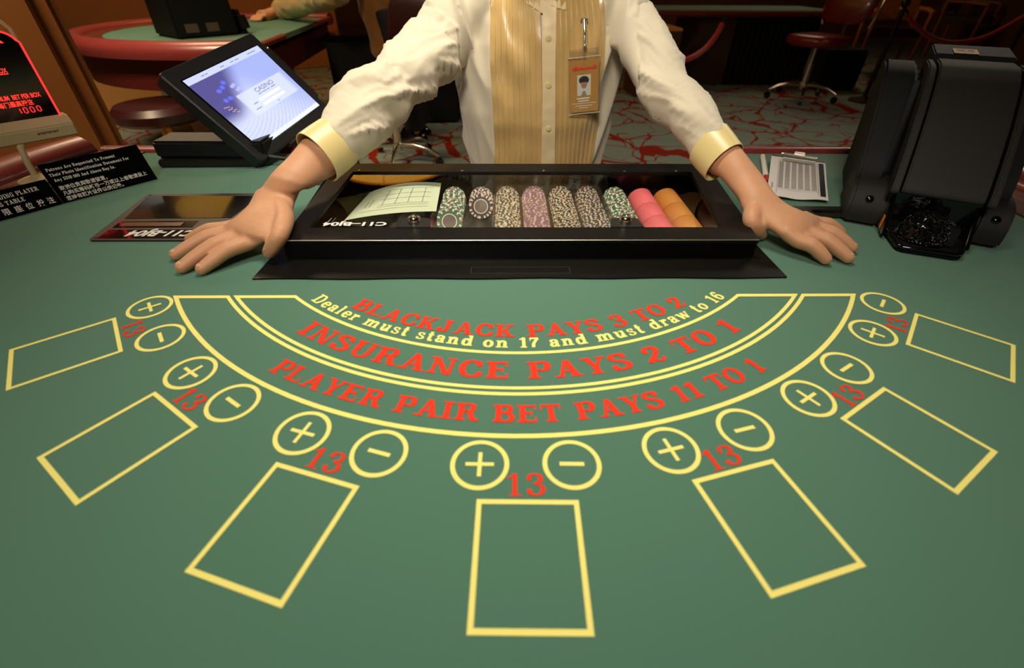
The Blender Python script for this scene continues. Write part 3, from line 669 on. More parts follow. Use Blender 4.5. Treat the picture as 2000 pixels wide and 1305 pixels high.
# second plate by the shoe
plate2 = thing('slot_plate', 'small flat black plate between the right hand and the card machine', 'plate', tl(.57, -.05, 0))
m = MB(); m.prism(rnd([(.500, -.072), (.66, -.076), (.66, -.030), (.490, -.026)], .004), .0004, .0034, fn=tl); build('plate_body', m, M_black, plate2)
m = MB(); m.prism([(.535, -.056), (.60, -.057), (.60, -.046), (.535, -.045)], .0035, .0039, fn=tl); build('slot', m, M_blackg, plate2)

# ------------------------------------------------------------------ clipboard and marker
def P3(px, py, z): return at(px, py, z)
cb = thing('clipboard', 'small clipboard with printed white form and chrome clip beside the right arm', 'clipboard', P3(1555, 350, 0))
c00, c10, c11, c01 = P3(1497, 384, .005), P3(1617, 394, .005), P3(1612, 318, .026), P3(1507, 303, .026)
pos = lambda u, v, w=0: (c00 * (1 - u) * (1 - v) + c10 * u * (1 - v) + c11 * u * v + c01 * (1 - u) * v) + np.array([0, 0, w])
def sheet(u0, u1, v0, v1, w, th, n=1, wav=0.):
    m = MB(); k = 10
    top = [[pos(u0 + (u1 - u0) * i / k, v0 + (v1 - v0) * j / k, w + th + wav * (1 - j / k) ** 3 * (1 + math.sin(i * .9))) for i in range(k + 1)] for j in range(k + 1)]
    bot = [[p - np.array([0, 0, th]) for p in r] for r in top]
    V = [p for r in top for p in r] + [p for r in bot for p in r]; q = (k + 1); o = q * q; F_ = []
    for j in range(k):
        for i in range(k):
            a_ = j * q + i; F_ += [(a_, a_ + 1, a_ + q + 1, a_ + q), (o + a_ + q, o + a_ + q + 1, o + a_ + 1, o + a_)]
    for i in range(k):
        F_ += [(i, o + i, o + i + 1, i + 1), (k * q + i + 1, o + k * q + i + 1, o + k * q + i, k * q + i), (i * q + q, o + i * q + q, o + i * q, i * q), (i * q + k, o + i * q + k, o + i * q + q + k, i * q + q + k)]
    return m.add(V, F_)
build('board', sheet(.02, .98, .04, 1.04, -.004, .003), mat('board_brown', (70, 44, 30), .5), cb)
pp = build('paper_sheet', sheet(0, 1, 0, .98, -.001, .0012, wav=.0016), M_paper, cb)
m = MB()
def pr_(u0, u1, v0, v1, w=.0022): m.add([pos(u, v, w + .0016 * (1 - v) ** 3 * 2) for u, v in ((u0, v0), (u1, v0), (u1, v1), (u0, v1))], [(0, 1, 2, 3)])
for c_ in range(6):
    for r_ in range(22): pr_(.16 + c_ * .115, .16 + c_ * .115 + .085, .20 + r_ * .030, .20 + r_ * .030 + .016)
for u in (.14, .84): pr_(u, u + .006, .06, .90)
for v in (.16, .89): pr_(.14, .84, v, v + .006)
build('form_print', m, mat('pale_grey_print', (168, 162, 160), .8), pp)
m = MB(); pr_(.87, .955, .06, .92); build('form_band', m, M_inkb, pp)
m = MB(); ud = (c10 - c00); vd = (c01 - c00); [pr_(.05 + .018 * (k % 2), .062 + .018 * (k % 2), .16 + .028 * k, .18 + .028 * k, .0026) for k in range(5)]; build('form_heading', m, M_inkb, pp)
m = MB(); e1, e2 = nrm(c11 - c01), nrm(c01 - c00); e3 = np.cross(e1, e2); Rm = Matrix([[e1[i], e2[i], e3[i]] for i in range(3)])
cc = pos(.5, .965, .003)
sec = [(-.020, .001), (-.018, .006), (-.010, .0095), (-.002, .0085), (.004, .004), (.006, .001)]
m.loft([[cc + e1 * x + e2 * y + e3 * (z + t) for y, z in sec] + [cc + e1 * x + e2 * y + e3 * (z + t - .0012) for y, z in sec[::-1]] for x, t in ((-.031, 0), (-.029, 0), (.029, 0), (.031, 0))], True)
clip = build('metal_clip', m, M_steel, cb, smooth=40)
m = MB(); m.tube([cc + e1 * -.034 + e2 * .006 + e3 * .004, cc + e1 * .034 + e2 * .006 + e3 * .004], .0022, 10); build('clip_spring', m, M_steel, clip, smooth=60)
m = MB(); m.box(cc + e2 * .010 + e3 * .006, (.020, .006, .008), Rm); build('clip_tab', m, M_steel, clip, bevel=.001)
pen = thing('marker_pen', 'white marker with a red collar and dark tip lying beside the clipboard', 'pen', P3(1493, 335, 0))
pa, pb_ = P3(1489.5, 305, .0065), P3(1499, 366, .0065); d_ = pb_ - pa
for nm, t0, t1, r0, r1, mm in (('barrel', 0, .70, .0052, .0056, M_white), ('collar', .70, .86, .0056, .0050, mat('pen_red', (190, 40, 36), .4)), ('tip', .86, 1.0, .0046, .0018, M_inkb)):
    m = MB(); m.tube([pa + d_ * t0, pa + d_ * t1], [r0, r1], 14); build(nm, m, mm, pen, smooth=40)

# ------------------------------------------------------------------ black notice boards on the left, leaning back
def notice(name, label, pBL, pBR, hgt, lean, lines):
    bl, brr = at(*pBL, .0), at(*pBR, .0)
    d = nrm(brr - bl); out = np.array([-d[1], d[0], 0]); up = nrm(np.array([0, 0, math.cos(lean)]) + out * math.sin(lean)); n = np.cross(d, up)
    t = thing(name, label, 'sign', (bl + brr) / 2)
    m = MB(); L_ = np.linalg.norm(brr - bl); q = [bl, brr, brr + up * hgt, bl + up * hgt]
    q = [p + np.array([0, 0, .001]) for p in q]
    m.add([p for p in q] + [p - n * .004 for p in q], [(0, 1, 2, 3), (7, 6, 5, 4)] + [(i, 4 + i, 4 + (i + 1) % 4, (i + 1) % 4) for i in range(4)])
    pnl = build('panel', m, M_blackg, t)
    m = MB(); foot = [bl - out * -.002, brr - out * -.002, brr + out * .05, bl + out * .05]
    m.add([p + np.array([0, 0, .0005]) for p in foot] + [p + np.array([0, 0, .0035]) for p in foot], [(3, 2, 1, 0), (4, 5, 6, 7)] + [(i, (i + 1) % 4, 4 + (i + 1) % 4, 4 + i) for i in range(4)])
    build('foot', m, M_blackg, t)
    for txt, u, v, w, h, cjk in lines:
        pl2, wd = (font_polys(txt, .018) if cjk else serif_line(txt, .10))
        m = MB(); m.polys(pl2, q[0] + d * (u * L_) + up * (v * hgt) + n * .0006, d, up, w * L_ / wd, h * hgt); build('lettering', m, M_white, pnl)
    return q
notice('notice_board', 'black notice board asking patrons for photo identification, nearer the monitor', (125, 398), (308, 350), .069, math.radians(25),
       [('Patrons Are Requested To Present', .04, .80, .68, .075, 0), ('Their Photo Identification Document For', .04, .665, .80, .075, 0), ('Any S$10 000 And Above Buy-In.', .05, .53, .61, .075, 0),
        ('\u81f4\u8bf8\u4f4d\u8d35\u5bbe\u656c\u8bf7\u7559\u610f\uff0c', .05, .315, .47, .088, 1), ('\u51e1\u8d2d\u4e70\u7b79\u7801\u65b0\u5e01\u4e00\u4e07\u6216\u4ee5\u4e0a\u8005\u656c\u8bf7\u5448\u4e0a', .05, .175, .875, .088, 1), ('\u60a8\u6301\u6709\u7167\u7247\u8bc1\u4ef6\u4ee5\u4f9b\u8bb0\u5f55\u3002', .05, .04, .58, .088, 1)])
notice('notice_board', 'black notice board about standing players, cut off by the left picture edge', (-95, 459), (124, 398.5), .045, math.radians(25),
       [('NO STANDING PLAYER', .30, .68, .585, .15, 0), ('ON THIS TABLE', .30, .44, .42, .15, 0), ('\u53ea', .36, .13, .066, .19, 1), ('\u9650', .475, .13, .066, .19, 1), ('\u5ea7', .58, .13, .066, .19, 1), ('\u4f4d', .682, .13, .066, .19, 1), ('\u6295', .79, .13, .066, .19, 1), ('\u6ce8', .885, .13, .066, .19, 1)])

# ------------------------------------------------------------------ red table-limit sign on a pole
led = thing('limit_sign', 'black table limit sign with glowing red edge and digits on a beige stand', 'sign', at(75, 352, .005))
sb = at(155, 262, .07); sd = nrm(at(155, 262, .07) - at(0, 290, .07)); sn = np.array([sd[1], -sd[0], 0]); sz = np.array([0, 0, 1.])
S = lambda x, y, z: sb - sd * x - sn * y + sz * z          # x leftwards, y backwards, z up from the bar's lower right corner
foot = at(75, 352, .005)
m = MB(); m.lathe([(.0001, 0), (.031, 0), (.031, .003), (.024, .0055), (.010, .008), (.0065, .012), (.0001, .012)], foot, n=32); build('foot', m, M_beige, led, smooth=40)
m = MB(); m.tube([foot + sz * .008, foot + sz * .03, np.array([*(foot[:2] * .6 + S(.09, .016, 0)[:2] * .4), foot[2] + .06]), S(.085, .016, .004)], .0055, 16); build('pole', m, M_beige, led, smooth=60)
m = MB(); R3 = Matrix([[-sd[i], -sn[i], sz[i]] for i in range(3)])
prof_ = [(0, 0), (0, .022), (.016, .037), (.036, .037), (.036, 0)]; m.add([S(x, y, z) for x in (0, .30) for y, z in prof_], [(4, 3, 2, 1, 0), (5, 6, 7, 8, 9)] + [(i, (i + 1) % 5, 5 + (i + 1) % 5, 5 + i) for i in range(5)]); bar = build('base_bar', m, M_beige, led, bevel=.002)
m = MB(); m.polys([[(k * .0042, .001 * (k % 2)), (k * .0042 + .0034, .001 * (k % 2)), (k * .0042 + .0034, .0035), (k * .0042, .0035)] for k in range(8)], S(.062, -.0006, .011), sd, sz, 1); build('faded_mark', m, mat('faded_red', (150, 90, 66), .6), bar)
PX, PY = .010, .018                                      # panel's right edge and its depth on the bar
H1 = .172
out = [(PX, .036)] + [(PX, H1 - .012)] + [(PX + .003 + .028 * (1 - math.cos(t)), H1 - .012 + .020 * math.sin(t)) for t in np.linspace(.2, PI / 2, 6)] + [(.10, H1 + .014), (.15, H1 + .017), (.20, H1 + .014)] + [(.29 - PX - .003 - .028 * (1 - math.cos(t)), H1 - .012 + .020 * math.sin(t)) for t in np.linspace(PI / 2, .2, 6)] + [(.29 - PX, H1 - .012), (.29 - PX, .036)]
m = MB(); m.prism(out, PY, PY + .010, fn=lambda x, z, y: S(x, y, z)); pnl = build('acrylic_panel', m, M_blackg, led)
m = MB(); m.tube([S(x, PY - .0004, z) for x, z in out[:-1] + [out[-1]]], .0016, 8); build('glowing_edge', m, M_led, pnl, smooth=60)
m = MB(); m.tube([S(x + (.0 if x < .15 else 0), PY + .018, z + .020 - (.004 if i in (0,) else 0)) for i, (x, z) in enumerate(out)], .004, 8); build('back_shell', m, M_beige, led, smooth=60)
def onpanel(px, py):
    p0 = S(0, PY - .001, 0); d = ray(px, py); t = ((p0 - CAM) @ sn) / (d @ sn); q = CAM + d * t
    return np.array([-(q - sb) @ sd, (q - sb) @ sz])
def led_text(txt, pr_px, h, w, cjk=False, dy=0.):
    x, z = onpanel(*pr_px); pl2, wd = font_polys(txt, .016)
    m = MB(); m.polys(pl2, S(x + w, PY - .0008, z + dy), sd, sz, w / wd, h); build('lettering', m, M_ledtext, pnl)
led_text('MAXIMUM  BET PER BOX', (81, 188), .0080, .080)
led_text('\u6bcf\u95e8\u6700\u9ad8\u6295\u6ce8', (67, 203), .0072, .052)
led_text('MINIMUM  BET PER BOX', (16, 142), .0080, .080)
x, z = onpanel(17, 145); m = MB(); m.polys([[(0, 0), (.094, 0), (.094, .0014), (0, .0014)]], S(x + .094, PY - .0008, z), sd, sz, 1, 1); build('underline', m, M_ledtext, pnl)
m = MB(); m.polys([[(0, 0), (.07, 0), (.06, .012), (.02, .014)]], S(onpanel(8, 84)[0] + .07, PY - .0008, onpanel(8, 84)[1]), sd, sz, 1, 1); build('emblem', m, M_ledtext, pnl)
SEG = {'0': 'abcdef', '1': 'bc'}
def segs(ch):
    w, h, t = .55, 1, .12; o = []
    R_ = {'a': (t, h - t, w - t, h), 'g': (t, .5 - t / 2, w - t, .5 + t / 2), 'd': (t, 0, w - t, t), 'b': (w - t, .53, w, h - t), 'c': (w - t, t, w, .47), 'f': (0, .53, t, h - t), 'e': (0, t, t, .47)}
    return [[(R_[k][0], R_[k][1]), (R_[k][2], R_[k][1]), (R_[k][2], R_[k][3]), (R_[k][0], R_[k][3])] for k in SEG[ch]]
x, z = onpanel(83, 216); m = MB()
for k, ch in enumerate('1000'): m.polys([[(px + k * .86, py) for px, py in p] for p in segs(ch)], S(x + .0372, PY - .0008, z - .0008), sd, sz, .0119, .0104)
build('digits', m, M_led, pnl)

# ------------------------------------------------------------------ touch-screen terminal
MR = np.array([[0.2199, -0.6806, 0.6988], [0.9658, 0.0513, -0.2541], [0.1371, 0.7308, 0.6686]])
mc = np.array([(-.667 - .494) / 2 - .0, (1.032 + 1.264) / 2, TZ + (.937 - .78 + .845 - .78) / 2])
mon = thing('touch_screen', 'black touch-screen terminal with bright bluish display, tilted behind the left hand', 'monitor', tl(-.64, .21, 0))
Mp = lambda x, y, z: mc + MR @ np.array([x, y, z])
m = MB(); w, h = .25 / 2, .173 / 2
outl = rnd([(-w - .026, -h - .022), (w + .022, -h - .022), (w + .022, h + .030), (-w - .026, h + .030)], .008)
ins = [(-w, -h), (w, -h), (w, h), (-w, h)]
m.loft([[Mp(x, y, -.034) for x, y in [(a * .92, b * .92) for a, b in outl]], [Mp(x, y, -.022) for x, y in outl], [Mp(x, y, .004) for x, y in outl], [Mp(x * .985, y * .985, .007) for x, y in outl]], True)
case = build('case', m, mat('monitor_black', (36, 35, 36), .35, bump=.08, bscale=900), mon, smooth=35)
m = MB(); m.loft([[Mp(x * s, y * s, z) for x, y in ins] for s, z in ((1.03, .0074), (1.0, .0078))], True); bez = build('bezel', m, M_blackg, mon)
def screen_mat():
    m = bpy.data.materials.new('lit_display'); m.use_nodes = True; nt = m.node_tree; nt.nodes.clear(); N = nt.nodes.new; Lk = nt.links.new
    out = N('ShaderNodeOutputMaterial'); em = N('ShaderNodeEmission'); em.inputs[1].default_value = 1.0; Lk(em.outputs[0], out.inputs[0])
    uv = N('ShaderNodeUVMap'); sp = N('ShaderNodeSeparateXYZ'); Lk(uv.outputs[0], sp.inputs[0])
    def rng_(src, a, b, c=0., d=1.):
        r = N('ShaderNodeMapRange'); r.interpolation_type = 'SMOOTHSTEP'; r.inputs[1].default_value = a; r.inputs[2].default_value = b; r.inputs[3].default_value = c; r.inputs[4].default_value = d; Lk(src, r.inputs[0]); return r.outputs[0]
    def mth(op, a, b=None):
        n = N('ShaderNodeMath'); n.operation = op
        for i, v in enumerate((a, b)):
            if v is None: continue
            if isinstance(v, (int, float)): n.inputs[i].default_value = v
            else: Lk(v, n.inputs[i])
        return n.outputs[0]
    def mix(f, a, b):
        n = N('ShaderNodeMix'); n.data_type = 'RGBA'
        Lk(f, n.inputs[0])
        for i, v in ((6, a), (7, b)):
            if isinstance(v, tuple): n.inputs[i].default_value = lin(v)
            else: Lk(v, n.inputs[i])
        return n.outputs[2]
    u, v = sp.outputs[0], sp.outputs[1]
    col = mix(rng_(mth('ADD', u, v), .6, 1.5), (214, 222, 255), (168, 180, 250))          # pale page, bluer to the upper right
    # sweeping thin lines in the lower half
    d2 = mth('SQRT', mth('ADD', mth('POWER', mth('SUBTRACT', u, -.1), 2), mth('POWER', mth('SUBTRACT', v, .75), 2)))
    st_ = mth('GREATER_THAN', mth('SINE', mth('MULTIPLY', d2, 150)), .55)
    col = mix(mth('MULTIPLY', st_, rng_(v, .42, .15, 0, .30)), col, (150, 160, 215))
    # dark photo in the upper left with a grid of blue lights
    ph = mth('MULTIPLY', rng_(mth('ADD', u, mth('MULTIPLY', v, -.5)), .15, -.10), rng_(v, .93, .925)); ph = mth('MULTIPLY', ph, rng_(v, .28, .5)); 
    col = mix(ph, col, (92, 86, 148))
    def dots(cu, cv, r, c, f):
        nonlocal col
        dd = mth('SQRT', mth('ADD', mth('POWER', mth('SUBTRACT', u, cu), 2), mth('POWER', mth('SUBTRACT', v, cv), 2)))
        col = mix(mth('MULTIPLY', rng_(dd, r, r * .4), f), col, c)
    for cu, cv in ((.19, .74), (.25, .76), (.30, .80), (.16, .62), (.22, .62)): dots(cu, cv, .035, (110, 120, 250), .9)
    for cu, cv in ((.34, .72), (.37, .73), (.36, .66), (.39, .67)): dots(cu, cv, .028, (190, 190, 255), .9)
    for k in range(14): dots(.08 + .012 * (k % 5) + .004 * k, .56 - .018 * (k // 4) - .004 * k, .010, (220, 190, 170), .7)
    # pale panel of the log-in box and the two tool bars
    box = mth('MULTIPLY', mth('MULTIPLY', rng_(u, .27, .29), rng_(u, .98, .9)), mth('MULTIPLY', rng_(v, .30, .31), rng_(v, .62, .60)))
    col = mix(mth('MULTIPLY', box, .75), col, (226, 232, 255))
    for u0, u1, v0, v1, c in ((.45, .78, .36, .40, (244, 246, 255)), (.45, .78, .425, .465, (244, 246, 255)), (.0, 1., .925, 1.0, (206, 214, 255)), (.0, 1., .0, .055, (236, 240, 255))):
        b_ = mth('MULTIPLY', mth('MULTIPLY', mth('GREATER_THAN', u, u0), mth('LESS_THAN', u, u1)), mth('MULTIPLY', mth('GREATER_THAN', v, v0), mth('LESS_THAN', v, v1)))
        col = mix(b_, col, c)
    Lk(col, em.inputs[0]); em.inputs[1].default_value = 1.12; MATS['screen'] = m; return m
m = MB(); m.add([Mp(x, y, .0082) for x, y in ins], [(0, 1, 2, 3)]); scr = build('display', m, screen_mat(), bez)
uvl = scr.data.uv_layers.new(name='UVMap')
for li, (a, b) in zip(scr.data.polygons[0].loop_indices, ((0, 0), (1, 0), (1, 1), (0, 1))): uvl.data[li].uv = (a, b)
M_screentext = mat('display_text', (120, 124, 170), .5, emit=(96, 100, 150), es=1.0)
xd, yd = MR @ np.array([1., 0, 0]), MR @ np.array([0, 1., 0])
m = MB()
for txt, u, v, w_, h_ in (('CASINO', .50, .53, .27, .055),):
    pl_, wd = font_polys(txt, .01); m.polys(pl_, Mp(-w + u * 2 * w, -h + v * 2 * h, .0084), xd, yd, w_ * 2 * w / wd, h_ * 2 * h)
for u, v, w_ in ((.50, .50, .05), (.56, .50, .06), (.63, .50, .04), (.69, .50, .07), (.36, .43, .06), (.33, .365, .08), (.62, .325, .03), (.18, .955, .04), (.23, .955, .03), (.42, .955, .05), (.56, .955, .04), (.62, .955, .05), (.80, .955, .12)):
    m.polys([[(0, 0), (w_ * 2 * w, 0), (w_ * 2 * w, .0016), (0, .0016)]], Mp(-w + u * 2 * w, -h + v * 2 * h, .0084), xd, yd, 1)
build('display_lettering', m, M_screentext, bez)
m = MB(); m.box(Mp(w + .035, .01, -.012), (.020, .15, .016), Matrix(MR.tolist())); build('card_reader', m, M_black, mon, bevel=.002)
m = MB(); m.ball(Mp(w + .036, .078, -.003), .0015, 8); build('reader_light', m, mat('lime_light', (220, 230, 120), .4, emit=(230, 235, 120), es=1.0), mon)
# base unit on the felt with the arm that carries the screen
m = MB(); m.prism([(-.763, .186), (-.548, .192), (-.530, .200), (-.530, .268), (-.768, .268)], .0, .016, fn=tl); build('base_foot', m, M_black, mon, bevel=.003)
m = MB(); tbox(m, -.766, -.532, .196, .272, .017, .052); build('base_unit', m, mat('base_black', (15, 15, 16), .5, bump=.1, bscale=700), mon, bevel=.005)
m = MB(); m.tube([tl(-.60, .24, .04), Mp(.02, -.05, -.05), Mp(0, 0, -.035)], [.02, .018, .022], 14); build('support_arm', m, M_black, mon, smooth=60)
m = MB(); m.tube([tl(-.536, .208, .018), tl(-.50, .212, .012), tl(-.475, .215, .014)], [.006, .004, .005], 10); build('cable_plug', m, M_black, mon, smooth=60)

# ------------------------------------------------------------------ card machine (shoe) on the right
Q0 = np.array([.66, .70]); sf = np.array([-.47885, -.8779]); sr = np.array([.8779, -.47885])
K = lambda r, f, z: np.array([*(Q0 + sr * r + sf * f), TZ + z])
shoe = thing('card_machine', 'large black card dealing machine with curved hood and open mouth at the right', 'card machine', K(0, -.12, 0))
M_shell = mat('shell_black', (24, 22, 17), .6, spec=.4, bump=.2, bscale=1200, vary=.05)
M_shell2 = mat('shaded_shell', (9, 9, 8), .6, spec=.25, bump=.15, bscale=1200)  # darker than the top-lit hood: shade of the sides put into the colour
def side_prism(name, prof, r0, r1, m_, bev=.006, parent=None, top_out=0.):
    m = MB(); n = len(prof)
    m.add([K(r0 + (top_out if r0 < 0 and False else 0), f, z) for f, z in prof] + [K(r1, f, z) for f, z in prof], [list(range(n)), list(range(n, 2 * n))[::-1]] + [(i, n + i, n + (i + 1) % n, (i + 1) % n) for i in range(n)])
    return build(name, m, m_, parent or shoe, bevel=bev)
side_prism('base_plate', [(-.01, .0006), (-.29, .0006), (-.29, .02), (-.01, .02)], -.09, .115, M_shell2)
# rear body and the two cheek walls
def wall_side(name, s, ra, rb, rt):
    m = MB(); prof = catmull([(-.045, .0), (-.045, .07), (-.085, .125), (-.145, .185), (-.185, .212), (-.24, .214), (-.285, .16), (-.29, .0)], 4)
    A, B = [], []
    for f, z in prof:
        k = z / .21; A.append(K(s * (ra + (rt - ra) * k), f, z + .0006)); B.append(K(s * rb, f, z + .0006))
    n = len(prof); m.add(A + B, [list(range(n)), list(range(n, 2 * n))[::-1]] + [(i, n + i, n + (i + 1) % n, (i + 1) % n) for i in range(n)])
    return build(name, m, M_shell2, shoe, bevel=.004)
wall_side('cheek', -1, .098, .070, .116); wall_side('cheek', 1, .103, .078, .100)
side_prism('rear_body', [(-.06, .03), (-.13, .12), (-.17, .196), (-.27, .20), (-.285, .02)], -.071, .081, M_shell2, .003)
# recessed dark cheek panel and hood
hood = [(.012, .066), (.008, .078), (-.028, .118), (-.075, .163), (-.122, .200), (-.150, .216), (-.170, .2235), (-.215, .226), (-.215, .20), (-.15, .19), (-.06, .11), (-.01, .062)]
hd = side_prism('hood', catmull(hood[:8], 3) + hood[8:], -.046, .058, M_shell, .003)
side_prism('hood_rim', [(f + .004, z - .002) for f, z in catmull(hood[:8], 3)] + hood[8:], -.060, -.050, M_shell, .002)
side_prism('hood_rim', [(f + .004, z - .002) for f, z in catmull(hood[:8], 3)] + hood[8:], .062, .072, M_shell, .002)
side_prism('rear_plate', [(-.222, .20), (-.222, .232), (-.29, .240), (-.29, .20)], -.05, .06, M_shell2, .002)
m = MB(); e1 = K(1, 0, 0) - K(0, 0, 0); e1 = nrm(e1); e2 = nrm(K(0, -.068, .008) - K(0, 0, 0))
b0 = K(-.024, -.226, .2336)
m.add([b0, b0 + e1 * .034, b0 + e1 * .034 + e2 * .032, b0 + e2 * .032], [(0, 1, 2, 3)]); lab = build('paper_label', m, mat('label_paper', (206, 184, 150), .7), shoe)
m = MB(); m.polys([[(k * .0030, 0), (k * .0030 + .0022, 0), (k * .0030 + .0022, .0042 - .001 * (k % 3 == 1)), (k * .0030, .0042)] for k in range(8) if k != 4], b0 + e1 * .005 + e2 * .019 + sz * .0004, e1, e2, 1)
m.polys([[(0, 0), (.024, 0), (.024, .0012), (0, .0012)]], b0 + e1 * .005 + e2 * .010 + sz * .0004, e1, e2, 1); build('label_print', m, M_inkb, lab)
# feet pods with chrome-dark screws
def pod(ra, rb):
    m = MB(); prof = catmull([(.0, .0), (-.004, .030), (-.022, .056), (-.052, .066), (-.10, .066)], 4) + [(-.13, .04), (-.13, 0)]
    n = len(prof); m.add([K(ra, f, z + .0006) for f, z in prof] + [K(rb, f, z + .0006) for f, z in prof], [list(range(n)), list(range(n, 2 * n))[::-1]] + [(i, n + i, n + (i + 1) % n, (i + 1) % n) for i in range(n)])
    p_ = build('foot_pod', m, M_shell, shoe, bevel=.006)
    rc = (ra + rb) / 2; c = K(rc, -.0105, .042); nn = nrm(K(0, .80, .60) - K(0, 0, 0))
    m = MB(); m.lathe([(.0001, 0), (.0062, 0), (.0062, .0012), (.0045, .0030), (.0001, .0038)], c, nn, 18); build('screw', m, M_blackg, p_, smooth=40)
pod(-.104, -.050); pod(.068, .111)
# mouth: lip plate with glossy rim, dark throat, crumpled glossy black cover with a block of cards under it
m = MB(); lip = rnd([(-.052, -.04), (.070, -.04), (.052, .075), (-.030, .085)], .012, 5)
m.loft([[K(r, f, z) for r, f in lip] for z in (.0006, .007)], True); lp = build('lip_plate', m, M_shell2, shoe, bevel=.002)
m = MB(); m.tube([K(*p) for p in ((-.046, .0, .009), (-.031, .078, .009), (-.024, .082, .009), (.044, .073, .009), (.051, .066, .009), (.064, .0, .009))], .0032, 10); build('lip_rim', m, M_blackg, lp, smooth=70)
side_prism('throat', [(-.012, .008), (-.012, .064), (-.06, .064), (-.06, .008)], -.046, .066, M_blackg, .001)
M_crinkle = mat('crinkled_black_film', (8, 8, 9), .07, spec=.9, coat=.6, bump=.0)
nt = M_crinkle.node_tree; b_ = nt.nodes['Principled BSDF']; tc = nt.nodes.new('ShaderNodeTexCoord'); vo = nt.nodes.new('ShaderNodeTexVoronoi'); vo.inputs['Scale'].default_value = 300; bp = nt.nodes.new('ShaderNodeBump'); bp.inputs['Strength'].default_value = 1.0; bp.inputs['Distance'].default_value = .012
nt.links.new(tc.outputs['Object'], vo.inputs['Vector']); nt.links.new(vo.outputs['Distance'], bp.inputs['Height']); nt.links.new(bp.outputs[0], b_.inputs['Normal'])
m = MB(); n = 26; rr_ = []
for j in range(14):
    t = j / 13; row = []
    for i in range(n):
        a = 2 * PI * i / n; k = math.sin(t * PI / 2)
        rad_ = .034 * (1 - t) ** .5 + .001
        p = K(.004 + rad_ * 1.05 * math.cos(a), .026 + rad_ * 1.0 * math.sin(a), .008 + .040 * k)
        row.append(p + np.array(noise.noise_vector(Vector(p) * 90)) * .0035)
    rr_.append(row)
m.loft(rr_, True); build('crumpled_cover', m, M_crinkle, shoe, smooth=180)
side_prism('card_block', [(.046, .008), (.040, .034), (.024, .036), (.02, .008)], .014, .044, M_shell2, .002)
side_prism('mouth_cheek', [(.045, .006), (-.02, .064), (-.03, .064), (-.03, .006)], -.050, -.044, M_blackg, .001)
side_prism('mouth_cheek', [(.040, .006), (-.02, .064), (-.03, .064), (-.03, .006)], .060, .066, M_blackg, .001)
side_prism('orange_tag', [(.024, .010), (.020, .030), (.012, .030), (.012, .010)], -.0525, -.0505, mat('orange_tag', (196, 112, 28), .5), .0005)

# ------------------------------------------------------------------ the dealer
def skin_mat():
    m = mat('skin', (206, 152, 114), .5, spec=.4, sheen=.1, bump=.10, bscale=700, vary=.07, vscale=45)
    b = m.node_tree.nodes['Principled BSDF']; b.inputs['Subsurface Weight'].default_value = .12; b.inputs['Subsurface Radius'].default_value = (.012, .005, .003); b.inputs['Subsurface Scale'].default_value = .5
    return m
M_skin = skin_mat()
M_nail = mat('fingernail', (222, 168, 136), .3, spec=.5)
dealer = thing('person', 'person in cream shirt with pleated gold front, both hands spread on the near table', 'person', (0.06, 1.15, 0))
def ring(A, B, axis, thick=.9, n=28, pw=1.0):
    A, B = np.asarray(A), np.asarray(B); c = (A + B) / 2; h = (B - A) / 2; w = nrm(np.cross(axis, h)) * np.linalg.norm(h) * thick
    o = []
    for k in range(n):
        t = 2 * PI * k / n; cx_, sx_ = math.cos(t), math.sin(t)
        o.append(c + h * math.copysign(abs(cx_) ** pw, cx_) + w * math.copysign(abs(sx_) ** pw, sx_))
    return o
def loft_stations(mb, AB, thicks, n=28, sub=3, pw=1.0):
    A = catmull([a for a, b in AB], sub); B = catmull([b for a, b in AB], sub)
    T = np.interp(np.linspace(0, len(AB) - 1, len(A)), range(len(AB)), thicks)
    C = [(a + b) / 2 for a, b in zip(A, B)]; rings = []
    for i in range(len(A)):
        ax = nrm(C[min(i + 1, len(C) - 1)] - C[max(i - 1, 0)]); rings.append(ring(A[i], B[i], ax, T[i], n, pw))
    mb.loft(rings, True); return C
HANDS = {
 'L': dict(arm=[((592, 270), (654, 343), .772), ((557, 314), (630, 353), .742), ((526, 347), (600, 367), .712), ((504, 376), (579, 380), .059), ((485, 406), (573, 405), .048), ((462, 430), (566, 438), .040), ((450, 438), (530, 464), .034), ((441, 443), (507, 474), .027)],
           th=[.80, .78, .72, .66, .46, .42, .38, .36],
           fingers=[((486, 474, .024), (388, 529.5, .0072)), ((466, 461, .027), (349, 526, .0075)), ((452, 450, .026), (336.5, 501, .0072)), ((443, 444, .022), (365, 468, .0065))],
           thumb=[(545, 400, .050), (556, 425, .047), (548, 455, .043), (535, 478, .028), (527, 492, .015)]),
 'R': dict(arm=[((1387, 338), (1444, 284), .792), ((1402, 342), (1463, 310), .766), ((1424, 362), (1491, 350), .738), ((1443, 384), (1513, 386), .060), ((1452, 408), (1548, 411), .048), ((1486, 432), (1578, 424), .040), ((1517, 452), (1588, 426), .034), ((1538, 468), (1596, 432), .026)],
           th=[.80, .78, .72, .66, .46, .42, .38, .36],
           fingers=[((1558, 470, .025), (1618, 510, .0074)), ((1578, 456, .027), (1662, 507, .0076)), ((1590, 444, .026), (1669, 487, .0072)), ((1592, 433, .022), (1648, 457, .0065))],
           thumb=[(1484, 398, .050), (1470, 415, .046), (1468, 434, .038), (1478, 448, .026), (1486, 457, .013)])}
bodym = MB(); nails = []; wrist_top = {}
